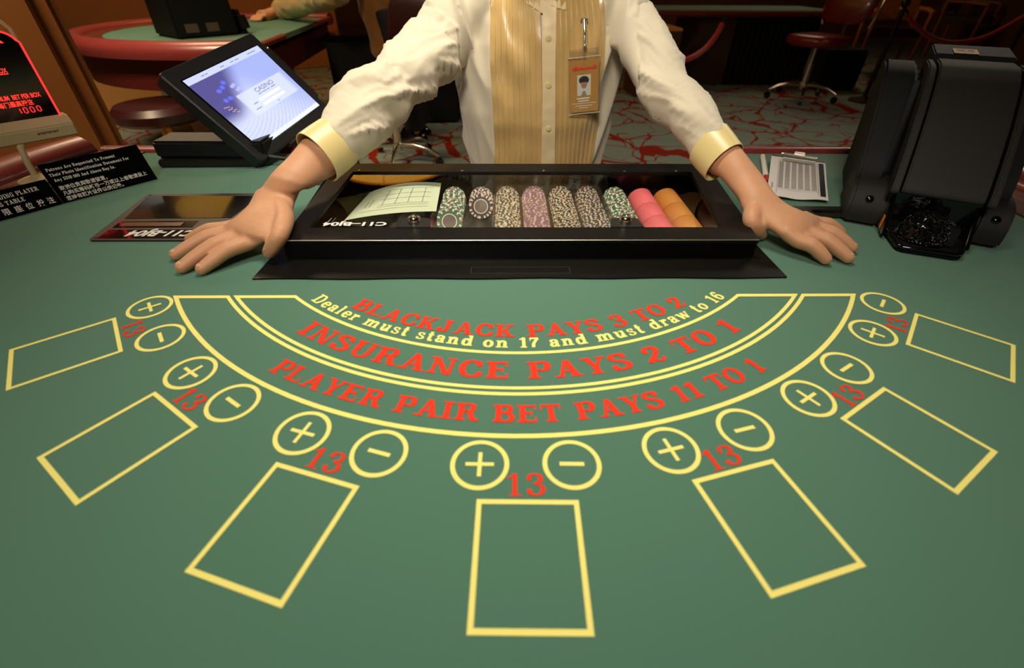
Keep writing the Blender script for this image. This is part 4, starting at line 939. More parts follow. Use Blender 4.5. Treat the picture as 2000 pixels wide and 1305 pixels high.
for s, d in HANDS.items():
    AB = [(at(*a, z), at(*b, z)) if z < .5 else (aty(*a, z), aty(*b, z)) for a, b, z in d['arm']]
    fd_ = nrm(sum(at(*t_) - at(*m_) for m_, t_ in d['fingers'])); A_, B_ = AB[-1]; c_ = (A_ + B_) / 2
    AB.append((c_ + (A_ - c_) * .92 + fd_ * .012 - np.array([0, 0, .002]), c_ + (B_ - c_) * .92 + fd_ * .012 - np.array([0, 0, .002])))
    loft_stations(bodym, AB, d['th'] + [.27])
    wrist_top[s] = (AB[0][0] + AB[0][1]) / 2
    for fi, (mc_, tp) in enumerate(d['fingers']):
        p0, p3 = at(*mc_), at(*tp); L_ = np.linalg.norm(p3 - p0)
        dirn = nrm(p3 - p0); up_ = np.array([0, 0, 1.])
        pts = [p0 - dirn * .024 + up_ * .001, p0, p0 + (p3 - p0) * .40 + up_ * .0055, p0 + (p3 - p0) * .72 + up_ * .0030, p3 - dirn * .004]
        k = [1.06, 1.10, 1.06, .92][fi]
        bodym.tube(catmull(pts, 4), np.interp(np.linspace(0, 4, 17), range(5), np.array([.0098, .0108, .0103, .0096, .0082]) * k), 14)
        for q, r_ in ((p3 - dirn * .0045, .0084 * k), (pts[2], .0107 * k), (p0, .0108 * k)): bodym.ball(q, r_, 14)
        nails.append((p3 - dirn * .0055 + up_ * .0070 * k, dirn, .0054 * k))
    for (m0, t0_), (m1, t1_) in zip(d['fingers'][:-1], d['fingers'][1:]):      # webs between the fingers
        a0, b0_, a1, b1_ = at(*m0), at(*t0_), at(*m1), at(*t1_)
        w0, w1 = (a0 + a1) / 2, (a0 + (b0_ - a0) * .27 + a1 + (b1_ - a1) * .27) / 2
        bodym.tube([w0, w0 + (w1 - w0) * .6 + np.array([0, 0, .001]), w1], [.0102, .0092, .0056], 12)
    th_ = [at(*p) for p in d['thumb']]
    bodym.tube(catmull(th_, 4), np.interp(np.linspace(0, 4, 17), range(5), [.0152, .0140, .0124, .0116, .0102]), 16)
    bodym.ball(th_[4], .0104, 14); bodym.ball(th_[3], .0119, 14)
    dt = nrm(th_[4] - th_[3]); nails.append((th_[4] + np.array([0, -.0062, .0078]), dt, .0058))
# upper arms, trunk, neck and head under the clothes
CXB = .062
SL_MID = {'L': [((655, 166), (770, 252), .87), ((715, 147), (813, 202), .925), ((788, 53), (884, 162), 1.015), ((840, -6), (935, 90), 1.075)], 'R': [((1390, 190), (1287, 233), .89), ((1333, 122), (1236, 165), .96), ((1284, 30), (1206, 102), 1.04), ((1232, -42), (1155, 70), 1.09)]}
sh_ = {'L': np.array([-.085, 1.125, TZ + .235]), 'R': np.array([.20, 1.125, TZ + .235])}
el_ = {'L': np.array([-.225, .935, TZ + .165]), 'R': np.array([.305, .935, TZ + .165])}
for s in 'LR': bodym.tube(catmull([wrist_top[s]] + [(aty(*a, y) + aty(*b, y)) / 2 for a, b, y in SL_MID[s][:3]] + [sh_[s]], 4), np.interp(np.linspace(0, 4, 17), range(5), [.030, .026, .024, .024, .030]), 16)
bodym.tube([sh_['L'], np.array([CXB, 1.12, TZ + .26]), sh_['R']], [.036, .06, .036], 16)
bodym.tube([np.array([CXB, 1.17, TZ - .16]), np.array([CXB, 1.14, TZ + .05]), np.array([CXB, 1.13, TZ + .22])], [.10, .095, .10], 20)
hc = np.array([CXB, 1.035, TZ + .475])
bodym.tube([np.array([CXB, 1.125, TZ + .25]), np.array([CXB, 1.105, TZ + .33]), hc + np.array([0, .025, -.05])], [.062, .052, .055], 18)
hx = Matrix.Rotation(math.radians(18), 3, 'X')
bodym.ball(hc, (.073, .092, .108), 26, R=hx); bodym.ball(hc + np.array([0, -.028, -.062]), (.050, .052, .046), 20, R=hx)      # skull, jaw
bodym.ball(hc + np.array([0, -.098, -.030]), (.012, .016, .011), 12, R=hx); bodym.tube([hc + np.array([0, -.088, .012]), hc + np.array([0, -.100, -.026])], [.007, .010], 10)
bodym.ball(hc + np.array([0, -.080, -.063]), (.022, .010, .0065), 12, R=hx); bodym.ball(hc + np.array([0, -.077, -.073]), (.019, .010, .006), 12, R=hx)
for sx in (-1, 1):
    bodym.ball(hc + np.array([sx * .075, .008, -.018]), (.009, .020, .031), 14, R=hx); bodym.ball(hc + np.array([sx * .034, -.068, .022]), (.022, .016, .008), 12, R=hx)
for sx in (-1, 1):
    hip = np.array([CXB + sx * .085, 1.17, TZ - .18]); knee = np.array([CXB + sx * .10, 1.13, .42]); ank = np.array([CXB + sx * .11, 1.17, .08])
    bodym.tube(catmull([np.array([CXB + sx * .05, 1.165, TZ - .12]), hip, knee, ank], 4), np.interp(np.linspace(0, 3, 13), range(4), [.09, .080, .050, .036]), 16)
    bodym.tube([ank + np.array([0, .02, -.04]), ank + np.array([0, -.07, -.052]), ank + np.array([0, -.14, -.060])], [.034, .030, .018], 14)
v, n_, f = remesh(bodym, .0026, 5, .5)
body = build('body', from_arrays(v, f), M_skin, dealer, smooth=180)
for c, d_, r_ in nails:
    m = MB(); up_ = np.array([0, 0, 1.]); xx = nrm(np.cross(d_, up_)); zz_ = np.cross(xx, d_); m.ball(c, (r_ * .92, r_ * 1.25, r_ * .34), 12, R=Matrix([[xx[i], d_[i], zz_[i]] for i in range(3)])); build('fingernail', m, M_nail, body, smooth=180)
M_hair = mat('black_hair', (20, 17, 16), .5, bump=.5, bscale=300, stretch=(1, 1, .1))
m = MB(); m.ball(hc + np.array([0, .022, .030]), (.082, .092, .100), 24, R=hx); m.ball(hc + np.array([0, -.055, .075]), (.062, .035, .035), 16, R=hx); v, n_, f = remesh(m, .006, 4); build('hair', from_arrays(v, f), M_hair, dealer, smooth=180)
for sx in (-1, 1):
    m = MB(); e_ = hc + np.array([sx * .033, -.0668, .002]); m.ball(e_, .0125, 14); ey = build('eye', m, mat('eye_white', (226, 220, 210), .2), body, smooth=180)
    m = MB(); m.ball(e_ + np.array([0, -.0098, -.002]), (.0055, .0032, .0055), 10); build('iris', m, M_inkb, body, smooth=180)

# shirt: trunk and both sleeves as one cloth
SL = {'L': [((618, 243), (688, 322), .795), ((624, 232), (700, 312), .805), ((634, 205), (735, 286), .83), ((655, 166), (770, 252), .87), ((673, 146), (796, 240), .895), ((691, 139), (808, 217), .91), ((715, 147), (813, 202), .925), ((735, 118), (850, 187), .955), ((757, 90), (860, 168), .98), ((788, 53), (884, 162), 1.015), ((806, 47), (896, 140), 1.04), ((822, 18), (915, 110), 1.06), ((840, -6), (935, 90), 1.075), ((868, -36), (960, 80), 1.09), ((915, -58), (990, 60), 1.10)],
      'R': [((1424, 256), (1357, 322), .815), ((1418, 244), (1345, 306), .825), ((1408, 222), (1318, 270), .85), ((1390, 190), (1287, 233), .89), ((1366, 163), (1262, 212), .915), ((1350, 158), (1247, 192), .93), ((1333, 122), (1236, 165), .96), ((1324, 95), (1229, 140), .985), ((1303, 56), (1217, 114), 1.02), ((1284, 30), (1206, 102), 1.04), ((1272, 6), (1195, 92), 1.06), ((1257, -16), (1180, 80), 1.075), ((1232, -42), (1155, 70), 1.09), ((1190, -58), (1130, 55), 1.10)]}
shirtm = MB(); AX = {}
for s in 'LR':
    AB = [(aty(*a, y), aty(*b, y)) for a, b, y in SL[s]]
    AX[s] = loft_stations(shirtm, AB, [.85] * len(AB), 36, 3)
rows = [(345, 917, 1172, 1.035), (320, 914, 1176, 1.032), (285, 908, 1184, 1.028), (250, 903, 1191, 1.024), (210, 893, 1198, 1.020), (170, 892, 1206, 1.018), (130, 888, 1214, 1.018), (80, 872, 1232, 1.022), (35, 858, 1250, 1.032), (0, 868, 1246, 1.045)]
tor = []
def tring(xl, xr, yf, yb, z, n=44):
    o = []
    for k in range(n):
        t = 2 * PI * k / n; c_, s_ = math.cos(t), math.sin(t); c2, s2 = math.copysign(abs(c_) ** .8, c_), math.copysign(abs(s_) ** .85, s_)
        o.append(np.array([(xl + xr) / 2 + (xr - xl) / 2 * c2, (yf + yb) / 2 + (yb - yf) / 2 * s2, z]))
    return o
a_ = aty(917, 345, 1.10); b_2 = aty(1172, 345, 1.10)
for dz in (-.22, -.12): tor.append(tring(a_[0] - .005, b_2[0] + .005, 1.045, 1.27, a_[2] + dz))
for r_, xl, xr, yf in rows:
    a_, b_2 = aty(xl, r_, 1.10), aty(xr, r_, 1.10); tor.append(tring(a_[0], b_2[0], yf, 1.25 - (.02 if r_ < 40 else 0), a_[2]))
zt = tor[-1][0][2]
for dz, hw, yf, yb in ((.018, .135, 1.055, 1.215), (.034, .088, 1.068, 1.19), (.046, .066, 1.075, 1.175), (.062, .061, 1.072, 1.165)): tor.append(tring(CXB - hw, CXB + hw, yf, yb, zt + dz))
shirtm.loft(tor, True)
v, n_, f = remesh(shirtm, .0042, 5, .5)
# folds: across the sleeves, hanging on the trunk
CEN = {s: np.array(AX[s]) for s in 'LR'}; LEN = {}
for s in 'LR': LEN[s] = np.r_[0, np.cumsum(np.linalg.norm(np.diff(CEN[s], axis=0), axis=1))]
def ridge(x): return 1 - 2 * abs(x)
xl_lim, xr_lim = -.135, .252
for i in range(len(v)):
    p = v[i]; d = 0.
    s = 'L' if p[0] < CXB else 'R'
    D = np.linalg.norm(CEN[s] - p, axis=1); j = int(D.argmin()); t = LEN[s][j]
    on_arm = (D[j] < .095) and (p[0] < -.105 or p[0] > .225) and j < len(D) - 9
    if on_arm:
        rel = p - CEN[s][j]; ax = nrm(CEN[s][min(j + 1, len(D) - 1)] - CEN[s][max(j - 1, 0)]); t2 = t + rel @ ax
        ph = math.atan2(rel[2], rel[0] * (1 if s == 'R' else -1))
        q = Vector((t2 * 11 + .8 * math.sin(ph + .6) + (0 if s == 'L' else .4), math.cos(ph) * .55, math.sin(ph) * .55 + (5 if s == 'L' else 11)))
        n1 = noise.noise(q); n2 = noise.noise(q * 2.3 + Vector((7, 3, 1)))
        amp = .0085 * min(1, t2 / .03 + .25) * min(1, max(.25, (LEN[s][-1] - t2 - .05) / .12))
        d = amp * (ridge(n1) ** 2 - .45) + .0028 * (ridge(n2) - .3) * min(1, t2 / .04)
    else:
        sidew = min(1, max(0, (abs(p[0] - CXB) - .07) / .05))
        q = Vector((p[0] * 30 + p[2] * 8 * (1 if p[0] < CXB else -1), p[1] * 9, p[2] * 3.2))
        d = (.011 * sidew + .0008) * (ridge(noise.noise(q)) - .4)
    v[i] = p + n_[i] * d
shirt = build('shirt', from_arrays(v, f), M_shirt, dealer, smooth=180)
BV = BVHTree.FromPolygons([Vector(p) for p in v], f)
def front(x, z):
    h = BV.ray_cast(Vector((x, .6, z)), Vector((0, 1, 0)), 1.0)
    return h[0].y if h[0] is not None else None
def sheet_on_shirt(px_l, px_r, r0, r1, nu, nv, prof, yref=1.03, lift=.0025, smooth_y=True):
    """cloth strip lying on the shirt front: px_l, px_r give its edges at a row of the photo"""
    g = []
    for j in range(nv + 1):
        r_ = r0 + (r1 - r0) * j / nv; a, b = aty(px_l(r_), r_, yref), aty(px_r(r_), r_, yref); row = []; last = yref
        for i in range(nu + 1):
            u = i / nu; x = a[0] + (b[0] - a[0]) * u; z = a[2]
            y = front(x, z); y = last if y is None else y; last = y
            row.append([x, y, z])
        g.append(row)
    g = np.array(g)
    for _ in range(6):
        g[1:-1, 1:-1, 1] = (g[:-2, 1:-1, 1] + g[2:, 1:-1, 1] + g[1:-1, :-2, 1] + g[1:-1, 2:, 1]) / 4
    for j in range(nv + 1):
        for i in range(nu + 1): g[j, i, 1] -= lift + prof(i / nu, j / nv)
    m = MB(); m.loft([[tuple(p) for p in row] for row in g], False, closed=False)
    q = nu + 1; rim = [tuple(np.array(m.v[k]) + np.array([0, .008, 0])) for k in range(len(m.v))]
    base = len(m.v); edge = [i for i in range(q)] + [j * q + nu for j in range(1, nv + 1)] + [nv * q + i for i in range(nu - 1, -1, -1)] + [j * q for j in range(nv - 1, 0, -1)]
    m.v += [rim[k] for k in edge]; n = len(edge)
    for k in range(n): m.f.append([edge[k], edge[(k + 1) % n], base + (k + 1) % n, base + k]); m.mi.append(0)
    return m
lerp = lambda pts: (lambda r: float(np.interp(r, [p[0] for p in pts], [p[1] for p in pts])))
NP = 9
def pleat(u, v_):
    k = (u * NP) % 1; wob = .0042 * noise.noise(Vector((u * 2.6, v_ * 7, 3))) + .0030 * math.exp(-((v_ - .73) / .05) ** 2) * (1 - .3 * u)
    return .0032 * (k if k < .9 else (1 - k) * 9) + wob
build('pleated_bib', sheet_on_shirt(lerp([(-30, 958), (0, 957), (120, 957), (200, 962), (290, 966), (345, 962)]), lerp([(-30, 1056), (345, 1060)]), -30, 345, NP * 10, 60, pleat), M_satin, shirt, smooth=50)
NP2 = NP
build('pleated_bib', sheet_on_shirt(lerp([(-30, 1084), (345, 1083)]), lerp([(-30, 1178), (60, 1186), (150, 1180), (230, 1174), (345, 1156)]), -30, 345, NP * 10, 60, lambda u, v_: pleat(1 - u, v_)), M_satin, shirt, smooth=50)
build('placket', sheet_on_shirt(lerp([(-10, 1062), (30, 1060), (345, 1057)]), lerp([(-10, 1088), (100, 1084), (345, 1083)]), 2, 345, 8, 60, lambda u, v_: .0022 + .0012 * noise.noise(Vector((u, v_ * 22, 9))), lift=.0045), M_placket, shirt, smooth=60)
for r_ in (75, 165, 250):
    p = aty(1071, r_, 1.02); m = MB(); m.lathe([(.0001, 0), (.0055, 0), (.0055, .001), (.004, .0016), (.0001, .0012)], (p[0], front(p[0], p[2]) - .0072, p[2]), (0, -1, 0), 16); build('shirt_button', m, M_cuff, shirt, smooth=40)
# collar leaves and stand
for sx, (l0, l1) in ((-1, ((1026, -38), (1066, 2))), (1, ((1072, 4), (1118, -38)))):
    m = MB()
    quad_px = [(1020, -42), (1064, -6), (1060, 27), (1028, 6)] if sx < 0 else [(1126, -42), (1080, -6), (1074, 12), (1104, 20)]
    P_ = []
    for px_, py_ in quad_px:
        p = aty(px_, py_, 1.04); y = front(p[0], p[2]); P_.append(np.array([p[0], (y if y else 1.06) - .007, p[2]]))
    m.add(P_ + [p + np.array([0, .004, 0]) for p in P_], [(0, 1, 2, 3), (7, 6, 5, 4)] + [(i, 4 + i, 4 + (i + 1) % 4, (i + 1) % 4) for i in range(4)]); build('collar_leaf', m, M_placket, shirt, bevel=.001)
m = MB(); ctr = np.array([CXB, 1.118, zt + .055]); m.loft([[ctr + np.array([r * math.cos(t), r * .92 * math.sin(t) - .006 * k, h]) for t in np.linspace(0, 2 * PI, 33)[:-1]] for k, (r, h) in enumerate(((.064, -.03), (.062, .012), (.059, .012), (.060, -.03)))], False); build('collar_stand', m, M_placket, shirt, smooth=50)
# cuffs
for s, (a0, b0, y0), (a1, b1, y1) in (('L', ((623, 234), (695, 318), .803), ((582, 262), (654, 353), .763)), ('R', ((1420, 244), (1350, 318), .823), ((1450, 284), (1380, 351), .783))):
    A0, B0, A1, B1 = aty(*a0, y0), aty(*b0, y0), aty(*a1, y1), aty(*b1, y1); ax = nrm((A1 + B1) / 2 - (A0 + B0) / 2)
    R0, R1 = ring(A0, B0, ax, .82, 40), ring(A1, B1, ax, .80, 40)
    c0, c1 = sum(R0) / 40, sum(R1) / 40
    sc_ = lambda R, c, k: [c + (p - c) * k for p in R]
    mid = [(p + q) / 2 for p, q in zip(R0, R1)]
    m = MB(); m.loft([sc_(R0, c0, .94), sc_(R0, c0, 1.02), sc_(mid, (c0 + c1) / 2, 1.03), sc_(R1, c1, 1.02), sc_(R1, c1, .985), sc_(mid, (c0 + c1) / 2, .98), sc_(R0, c0, .93)], False)
    cf = build('cuff', m, M_cuff, shirt, smooth=50)
    bp_ = R0[30 if s == 'L' else 10]
m = MB(); m.tube([np.array([CXB - .085, 1.17, TZ - .14]), np.array([CXB - .10, 1.135, .42]), np.array([CXB - .11, 1.17, .09])], [.098, .072, .060], 18); m.tube([np.array([CXB + .085, 1.17, TZ - .14]), np.array([CXB + .10, 1.135, .42]), np.array([CXB + .11, 1.17, .09])], [.098, .072, .060], 18)
m.tube([np.array([CXB, 1.16, TZ - .22]), np.array([CXB, 1.155, TZ - .06])], [.14, .125], 20)
v2, n2_, f2_ = remesh(m, .012, 3); M_trouser = mat('black_trousers', (20, 19, 20), .8, bump=.1, bscale=400); build('trousers', from_arrays(v2, f2_), M_trouser, dealer, smooth=180)
for sx in (-1, 1):
    m = MB(); m.loft([[np.array([CXB + sx * .115 + w_ * math.cos(t), yc + l_ * math.sin(t), h_]) for t in np.linspace(0, 2 * PI, 21)[:-1]] for w_, l_, yc, h_ in ((.047, .135, 1.10, .001), (.050, .138, 1.10, .02), (.046, .128, 1.105, .05), (.044, .07, 1.16, .09), (.042, .055, 1.17, .115))], True); build('shoe', m, M_blackg, dealer, smooth=60)

# ------------------------------------------------------------------ name badge clipped to the shirt
def onshirt(px_, py_, lift):
    p = aty(px_, py_, 1.02); y = front(p[0], p[2]); return aty(px_, py_, y - lift)
bt, bb = onshirt(1141, 113, .012), onshirt(1141, 221, .016)
dn = nrm(bb - bt); wdn = np.array([1., .0, 0]); wdn = nrm(wdn - dn * (wdn @ dn)); nb = np.cross(wdn, dn)
if nb[1] > 0: nb = -nb
bw = np.linalg.norm(aty(1172, 160, bt[1]) - aty(1112, 160, bt[1])) / 2; bh = np.linalg.norm(bb - bt)
badge = thing('name_badge', 'orange photo badge in a clear holder hanging from the gold shirt front', 'badge', bt)
Bp = lambda u, v_, w_=0: bt + wdn * (u * bw) + dn * (v_ * bh) + nb * w_          # u -1..1, v 0..1 downwards
def bcard(name, u0, u1, v0, v1, w_, th, m_, par, bev=None):
    m = MB(); c_ = [(u0, v0), (u1, v0), (u1, v1), (u0, v1)]
    m.add([Bp(a, b, w_ + th) for a, b in c_] + [Bp(a, b, w_) for a, b in c_], [(0, 1, 2, 3), (7, 6, 5, 4)] + [(i, 4 + i, 4 + (i + 1) % 4, (i + 1) % 4) for i in range(4)]); return build(name, m, m_, par, bevel=bev)
M_card = mat('badge_orange', (214, 154, 62), .5, vary=.15, vscale=90)
holder = bcard('clear_holder', -1.02, 1.02, -.01, 1.01, .0012, .0006, M_acrylic, badge); card = bcard('badge_card', -.92, .92, .03, .97, 0, .001, M_card, badge)
bcard('holder_flap', -.94, .94, -.155, -.03, .0, .0008, M_acrylic, badge)
for v_ in (-.02, 1.0): bcard('holder_edge', -1.03, 1.03, v_ - .006, v_ + .006, .0014, .0012, mat('clear_edge', (214, 204, 180), .2), holder)
ph = bcard('photo', -.46, .42, .29, .665, .0011, .0003, mat('photo_paper', (226, 222, 214), .5), card)
def bpoly(name, fn, m_, par, w_=.0017):
    m = MB(); pts = fn; m.add([Bp(a, b, w_) for a, b in pts], [list(range(len(pts)))]); return build(name, m, m_, par)
def ell(cu, cv, ru, rv, n=20): return [(cu + ru * math.cos(2 * PI * k / n), cv + rv * math.sin(2 * PI * k / n)) for k in range(n)]
bpoly('photo_hair', ell(-.02, .385, .33, .075), M_inkb, ph, .00160); bpoly('photo_shoulders', [(-.2, .665), (.16, .665), (.06, .58), (-.1, .58)], mat('photo_grey', (150, 140, 150), .6), ph, .00160)
bpoly('photo_face', ell(-.02, .45, .20, .085), mat('photo_skin', (176, 130, 110), .6), ph, .00170); bpoly('photo_fringe', [(-.26, .42), (.22, .42), (.2, .36), (0, .335), (-.22, .36)], M_inkb, ph, .00180)
m = MB(); m.polys(pn([(0, .7), (.08, 0), (.14, .9), (.22, .1), (.34, .7), (.42, .1), (.48, .6), (.56, .1), (.64, .65), (.72, .15), (.80, .6), (.9, .1), (.97, .9), (1.02, .2)], V=.09, T=.06), Bp(-.74, .215, .0017), wdn, -dn, 1.45 * bw, .085 * bh); build('badge_script', m, M_red, card)
m = MB()
for u0, u1, v0, v1 in ((-.5, .35, .70, .73), (-.42, .3, .75, .775), (-.8, .8, .80, .812), (-.6, .5, .845, .86), (-.35, .25, .885, .90)): m.add([Bp(u0, v0, .0017), Bp(u1, v0, .0017), Bp(u1, v1, .0017), Bp(u0, v1, .0017)], [(0, 1, 2, 3)])
build('badge_print', m, M_white, card)
c0_, c1_ = onshirt(1141, 38, .010), onshirt(1142, 92, .012)
m = MB(); m.tube([c0_, c0_ + (c1_ - c0_) * .5 + nb * .004, c1_], [.0040, .0046, .0040], 14); m.box(c0_, (.014, .006, .004)); clp = build('chrome_clip', m, M_steel, badge, bevel=.0008)
m = MB(); m.ball(c0_ + (c1_ - c0_) * .45 + nb * .008, .0042, 12); m.ball(c1_ - dn * .002 + nb * .004, .0038, 12); build('clip_rivet', m, M_chrome, clp, smooth=180)
m = MB(); m.tube([c1_, Bp(0, -.10, .003), Bp(0, .03, .002)], [.0028, .0030, .0030], 8); build('clip_strap', m, M_acrylic, badge, smooth=60)

# ------------------------------------------------------------------ background: second card table, its dealer and machine
OB = np.array([-1.845, 3.93]); TB = math.radians(-84)
def t2(x, y, z=0.):
    c, s = math.cos(TB), math.sin(TB); return np.array([OB[0] + c * x - s * y, OB[1] + s * x + c * y, TZ + z])
table2 = thing('blackjack_table', 'second card table with a pale red padded rail, behind the monitor', 'table', (OB[0], OB[1], 0))
felt2 = table_body(table2, t2, recess=False)

# swivel chairs
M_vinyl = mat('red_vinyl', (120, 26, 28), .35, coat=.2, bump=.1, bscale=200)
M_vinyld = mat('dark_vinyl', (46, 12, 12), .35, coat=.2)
def swivel_chair(label, loc, rz, size, seat_m, group=None):
    t = thing('swivel_chair', label, 'chair', (0, 0, 0), group); s = size
    m = MB(); m.loft([[np.array([w * math.copysign(abs(math.cos(a)) ** .6, math.cos(a)), d * math.copysign(abs(math.sin(a)) ** .6, math.sin(a)), z]) * s for a in np.linspace(0, 2 * PI, 29)[:-1]] for w, d, z in ((.20, .20, .44), (.235, .225, .455), (.24, .23, .49), (.225, .215, .52), (.15, .15, .53))], True); build('seat', m, seat_m, t, smooth=60)
    m = MB()
    m.loft([[np.array([w * math.copysign(abs(math.cos(a)) ** .6, math.cos(a)), .235 + (z - .6) * .22 + d * math.sin(a), z]) * s for a in np.linspace(0, 2 * PI, 29)[:-1]] for w, d, z in ((.15, .02, .60), (.21, .035, .64), (.235, .04, .75), (.23, .04, .88), (.19, .03, .96), (.10, .015, .985))], True); build('backrest', m, seat_m, t, smooth=60)
    m = MB(); pts = [(-.22, .30, .58), (-.25, .30, .70), (-.25, .33, .88), (-.20, .345, .98), (-.08, .35, 1.01), (.08, .35, 1.01), (.20, .345, .98), (.25, .33, .88), (.25, .30, .70), (.22, .30, .58)]
    m.tube([np.array(p) * s for p in catmull(pts, 3)], .011 * s, 8); build('back_frame', m, M_chrome, t, smooth=60)
    m = MB(); m.tube([np.array(p) * s for p in ((0, .0, .43), (0, .20, .42), (0, .30, .47), (0, .315, .66))], .014 * s, 8); build('back_support', m, M_chrome, t, smooth=60)
    m = MB(); m.tube([np.array(p) * s for p in ((0, 0, .44), (0, 0, .30), (0, 0, .299), (0, 0, .09))], [.018 * s, .018 * s, .028 * s, .030 * s], 14); build('pole', m, M_chrome, t, smooth=40)
    for k in range(5):
        a = 2 * PI * k / 5 + .35; c, sn_ = math.cos(a), math.sin(a)
        m = MB(); m.tube([np.array([c * r, sn_ * r, z]) * s for r, z in ((.02, .125), (.12, .13), (.22, .112), (.30, .075))], [.017 * s, .015 * s, .013 * s, .012 * s], 10); lg = build('leg', m, M_chrome, t, smooth=60)
        m = MB(); m.lathe([(.0001, -.012 * s), (.028 * s, -.012 * s), (.030 * s, 0), (.028 * s, .012 * s), (.0001, .012 * s)], np.array([c * .30, sn_ * .30, .031]) * s, (-sn_, c, 0), 16); build('caster', m, M_blackg, lg, smooth=40)
    t.location = loc; t.rotation_euler = (0, 0, rz); return t
def floor_at(px_, py_, h=0.): q = at(px_, py_, -TZ + h); return (q[0], q[1], 0)
swivel_chair('red vinyl swivel chair with chrome star base on the carpet at the upper right', floor_at(1567, 170, .12), math.radians(-62), 1.16, M_vinyl)
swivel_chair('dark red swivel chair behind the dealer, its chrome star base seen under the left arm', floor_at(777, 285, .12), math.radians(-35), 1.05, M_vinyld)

# machine on the second table
m2 = thing('card_machine', 'black card machine standing on the second table at the top left', 'card machine', t2(.9, .1))
p_a, p_b = at(350, 78, 0), at(470, 68, 0)
def pbox(mb, a, b, depth, h, z0=0., tp=1.0):
    d = nrm(b - a); nn = np.array([-d[1], d[0], 0]); q = [a, b, b + nn * depth, a + nn * depth]
    mb.add([p + np.array([0, 0, z0]) for p in q] + [p + (sum(q) / 4 - p) * (1 - tp) + np.array([0, 0, z0 + h]) for p in q], [(3, 2, 1, 0), (4, 5, 6, 7)] + [(i, (i + 1) % 4, 4 + (i + 1) % 4, 4 + i) for i in range(4)])
m = MB(); pbox(m, p_a, p_b, .34, .36, .001, .94); build('body', m, M_shell2, m2, bevel=.012)
m = MB(); pbox(m, p_b + (p_a - p_b) * .02, p_b + nrm(p_b - p_a) * .10, .30, .13, .001, .8); build('mouth', m, M_shell2, m2, bevel=.03)
d_ = nrm(p_b - p_a); nn = np.array([-d_[1], d_[0], 0])
for u in (.15, .48): 
    m = MB(); c_ = p_a + (p_b - p_a) * u; m.add([c_ - nn * .002 + np.array([0, 0, z]) + d_ * x for x, z in ((0, .03), (.075, .03), (.075, .075), (0, .075))], [(0, 1, 2, 3)]); build('sticker', m, mat('dim_sticker', (84, 68, 56), .6), m2)
# the other dealer
M_goldb = mat('brown_gold_satin', (150, 100, 46), .4, sheen=.3, vary=.3, vscale=7, stretch=(1, 1, .5))
p2 = thing('person', 'person in brown gold jacket reaching over the second table behind the monitor', 'person', (-1.05, 4.05, 0))
tb = aty(742, 60, 4.0); bx = tb[0] + .08
m = MB(); rr_ = []
for dz, hw, dp, dx in ((-.20, .17, .12, .0), (-.16, .195, .14, .0), (0, .20, .14, -.01), (.2, .21, .14, -.03), (.42, .22, .13, -.10), (.52, .17, .11, -.13), (.57, .07, .07, -.15)):
    zc = tb[2] + .02 + dz; rr_.append([np.array([bx + dx + hw * math.cos(t), 4.1 + dp * math.sin(t), zc]) for t in np.linspace(0, 2 * PI, 33)[:-1]])
m.loft(rr_, True); v, n_, f = remesh(m, .016, 2)
for i in range(len(v)): v[i] = v[i] + n_[i] * .016 * (ridge(noise.noise(Vector((v[i][0] * 6 + v[i][2] * 4, v[i][1] * 5, v[i][2] * 3)))) - .4)
build('jacket', from_arrays(v, f), M_goldb, p2, smooth=180)
hnd = at(505, 36, .02); cuf = at(545, 22, .05); elb = aty(660, -20, 3.95); shd = np.array([bx - .2, 4.0, TZ + .42])
m = MB(); m.tube(catmull([cuf, cuf + (elb - cuf) * .5, elb, shd], 4), np.interp(np.linspace(0, 3, 13), range(4), [.075, .085, .085, .09]), 18)
v, n_, f = remesh(m, .012, 2)
for i in range(len(v)): v[i] = v[i] + n_[i] * .012 * (ridge(noise.noise(Vector(v[i]) * 9)) - .4)
build('sleeve', from_arrays(v, f), mat('pale_gold_sleeve', (206, 176, 108), .35, sheen=.3), p2, smooth=180)
m = MB(); m.tube([cuf, hnd + (cuf - hnd) * .4, hnd + (cuf - hnd) * .15], [.045, .042, .05], 14); fd = nrm(hnd - cuf); fs_ = np.array([-fd[1], fd[0], 0])
for k in range(4): m.tube(catmull([hnd + (cuf - hnd) * .2 + fs_ * (.036 - .024 * k), hnd + fs_ * (.038 - .025 * k) + np.array([0, 0, .012]), hnd + fd * (.05 + .012 * (k in (1, 2))) + fs_ * (.040 - .027 * k) + np.array([0, 0, -.008])], 3), .0125, 10)
m.tube([hnd + (cuf - hnd) * .35 - fs_ * .03, hnd - fs_ * .065 + np.array([0, 0, -.004])], [.018, .013], 10)
hd2 = np.array([bx - .25, 4.02, TZ + .72]); m.ball(hd2, (.085, .10, .12), 20); m.tube([np.array([bx - .15, 4.1, TZ + .50]), hd2], [.06, .055], 14); m.tube([np.array([bx - .15, 4.1, TZ + .50]), np.array([bx - .05, 4.1, TZ + .1])], [.06, .1], 14)
m.tube(catmull([cuf, elb, shd, np.array([bx - .15, 4.1, TZ + .46])], 3), .04, 12)
for sx in (-1, 1): m.tube([np.array([bx + .02, 4.1 + sx * .07, TZ + .1]), np.array([bx + .08, 4.1 + sx * .09, .40]), np.array([bx + .1, 4.1 + sx * .1, .06])], [.08, .06, .04], 12)
v, n_, f = remesh(m, .007, 3); build('body', from_arrays(v, f), M_skin, p2, smooth=180)
m = MB(); m.ball(hd2 + np.array([.02, 0, .03]), (.092, .10, .105), 18); build('hair', m, M_hair, p2, smooth=180)
m = MB()
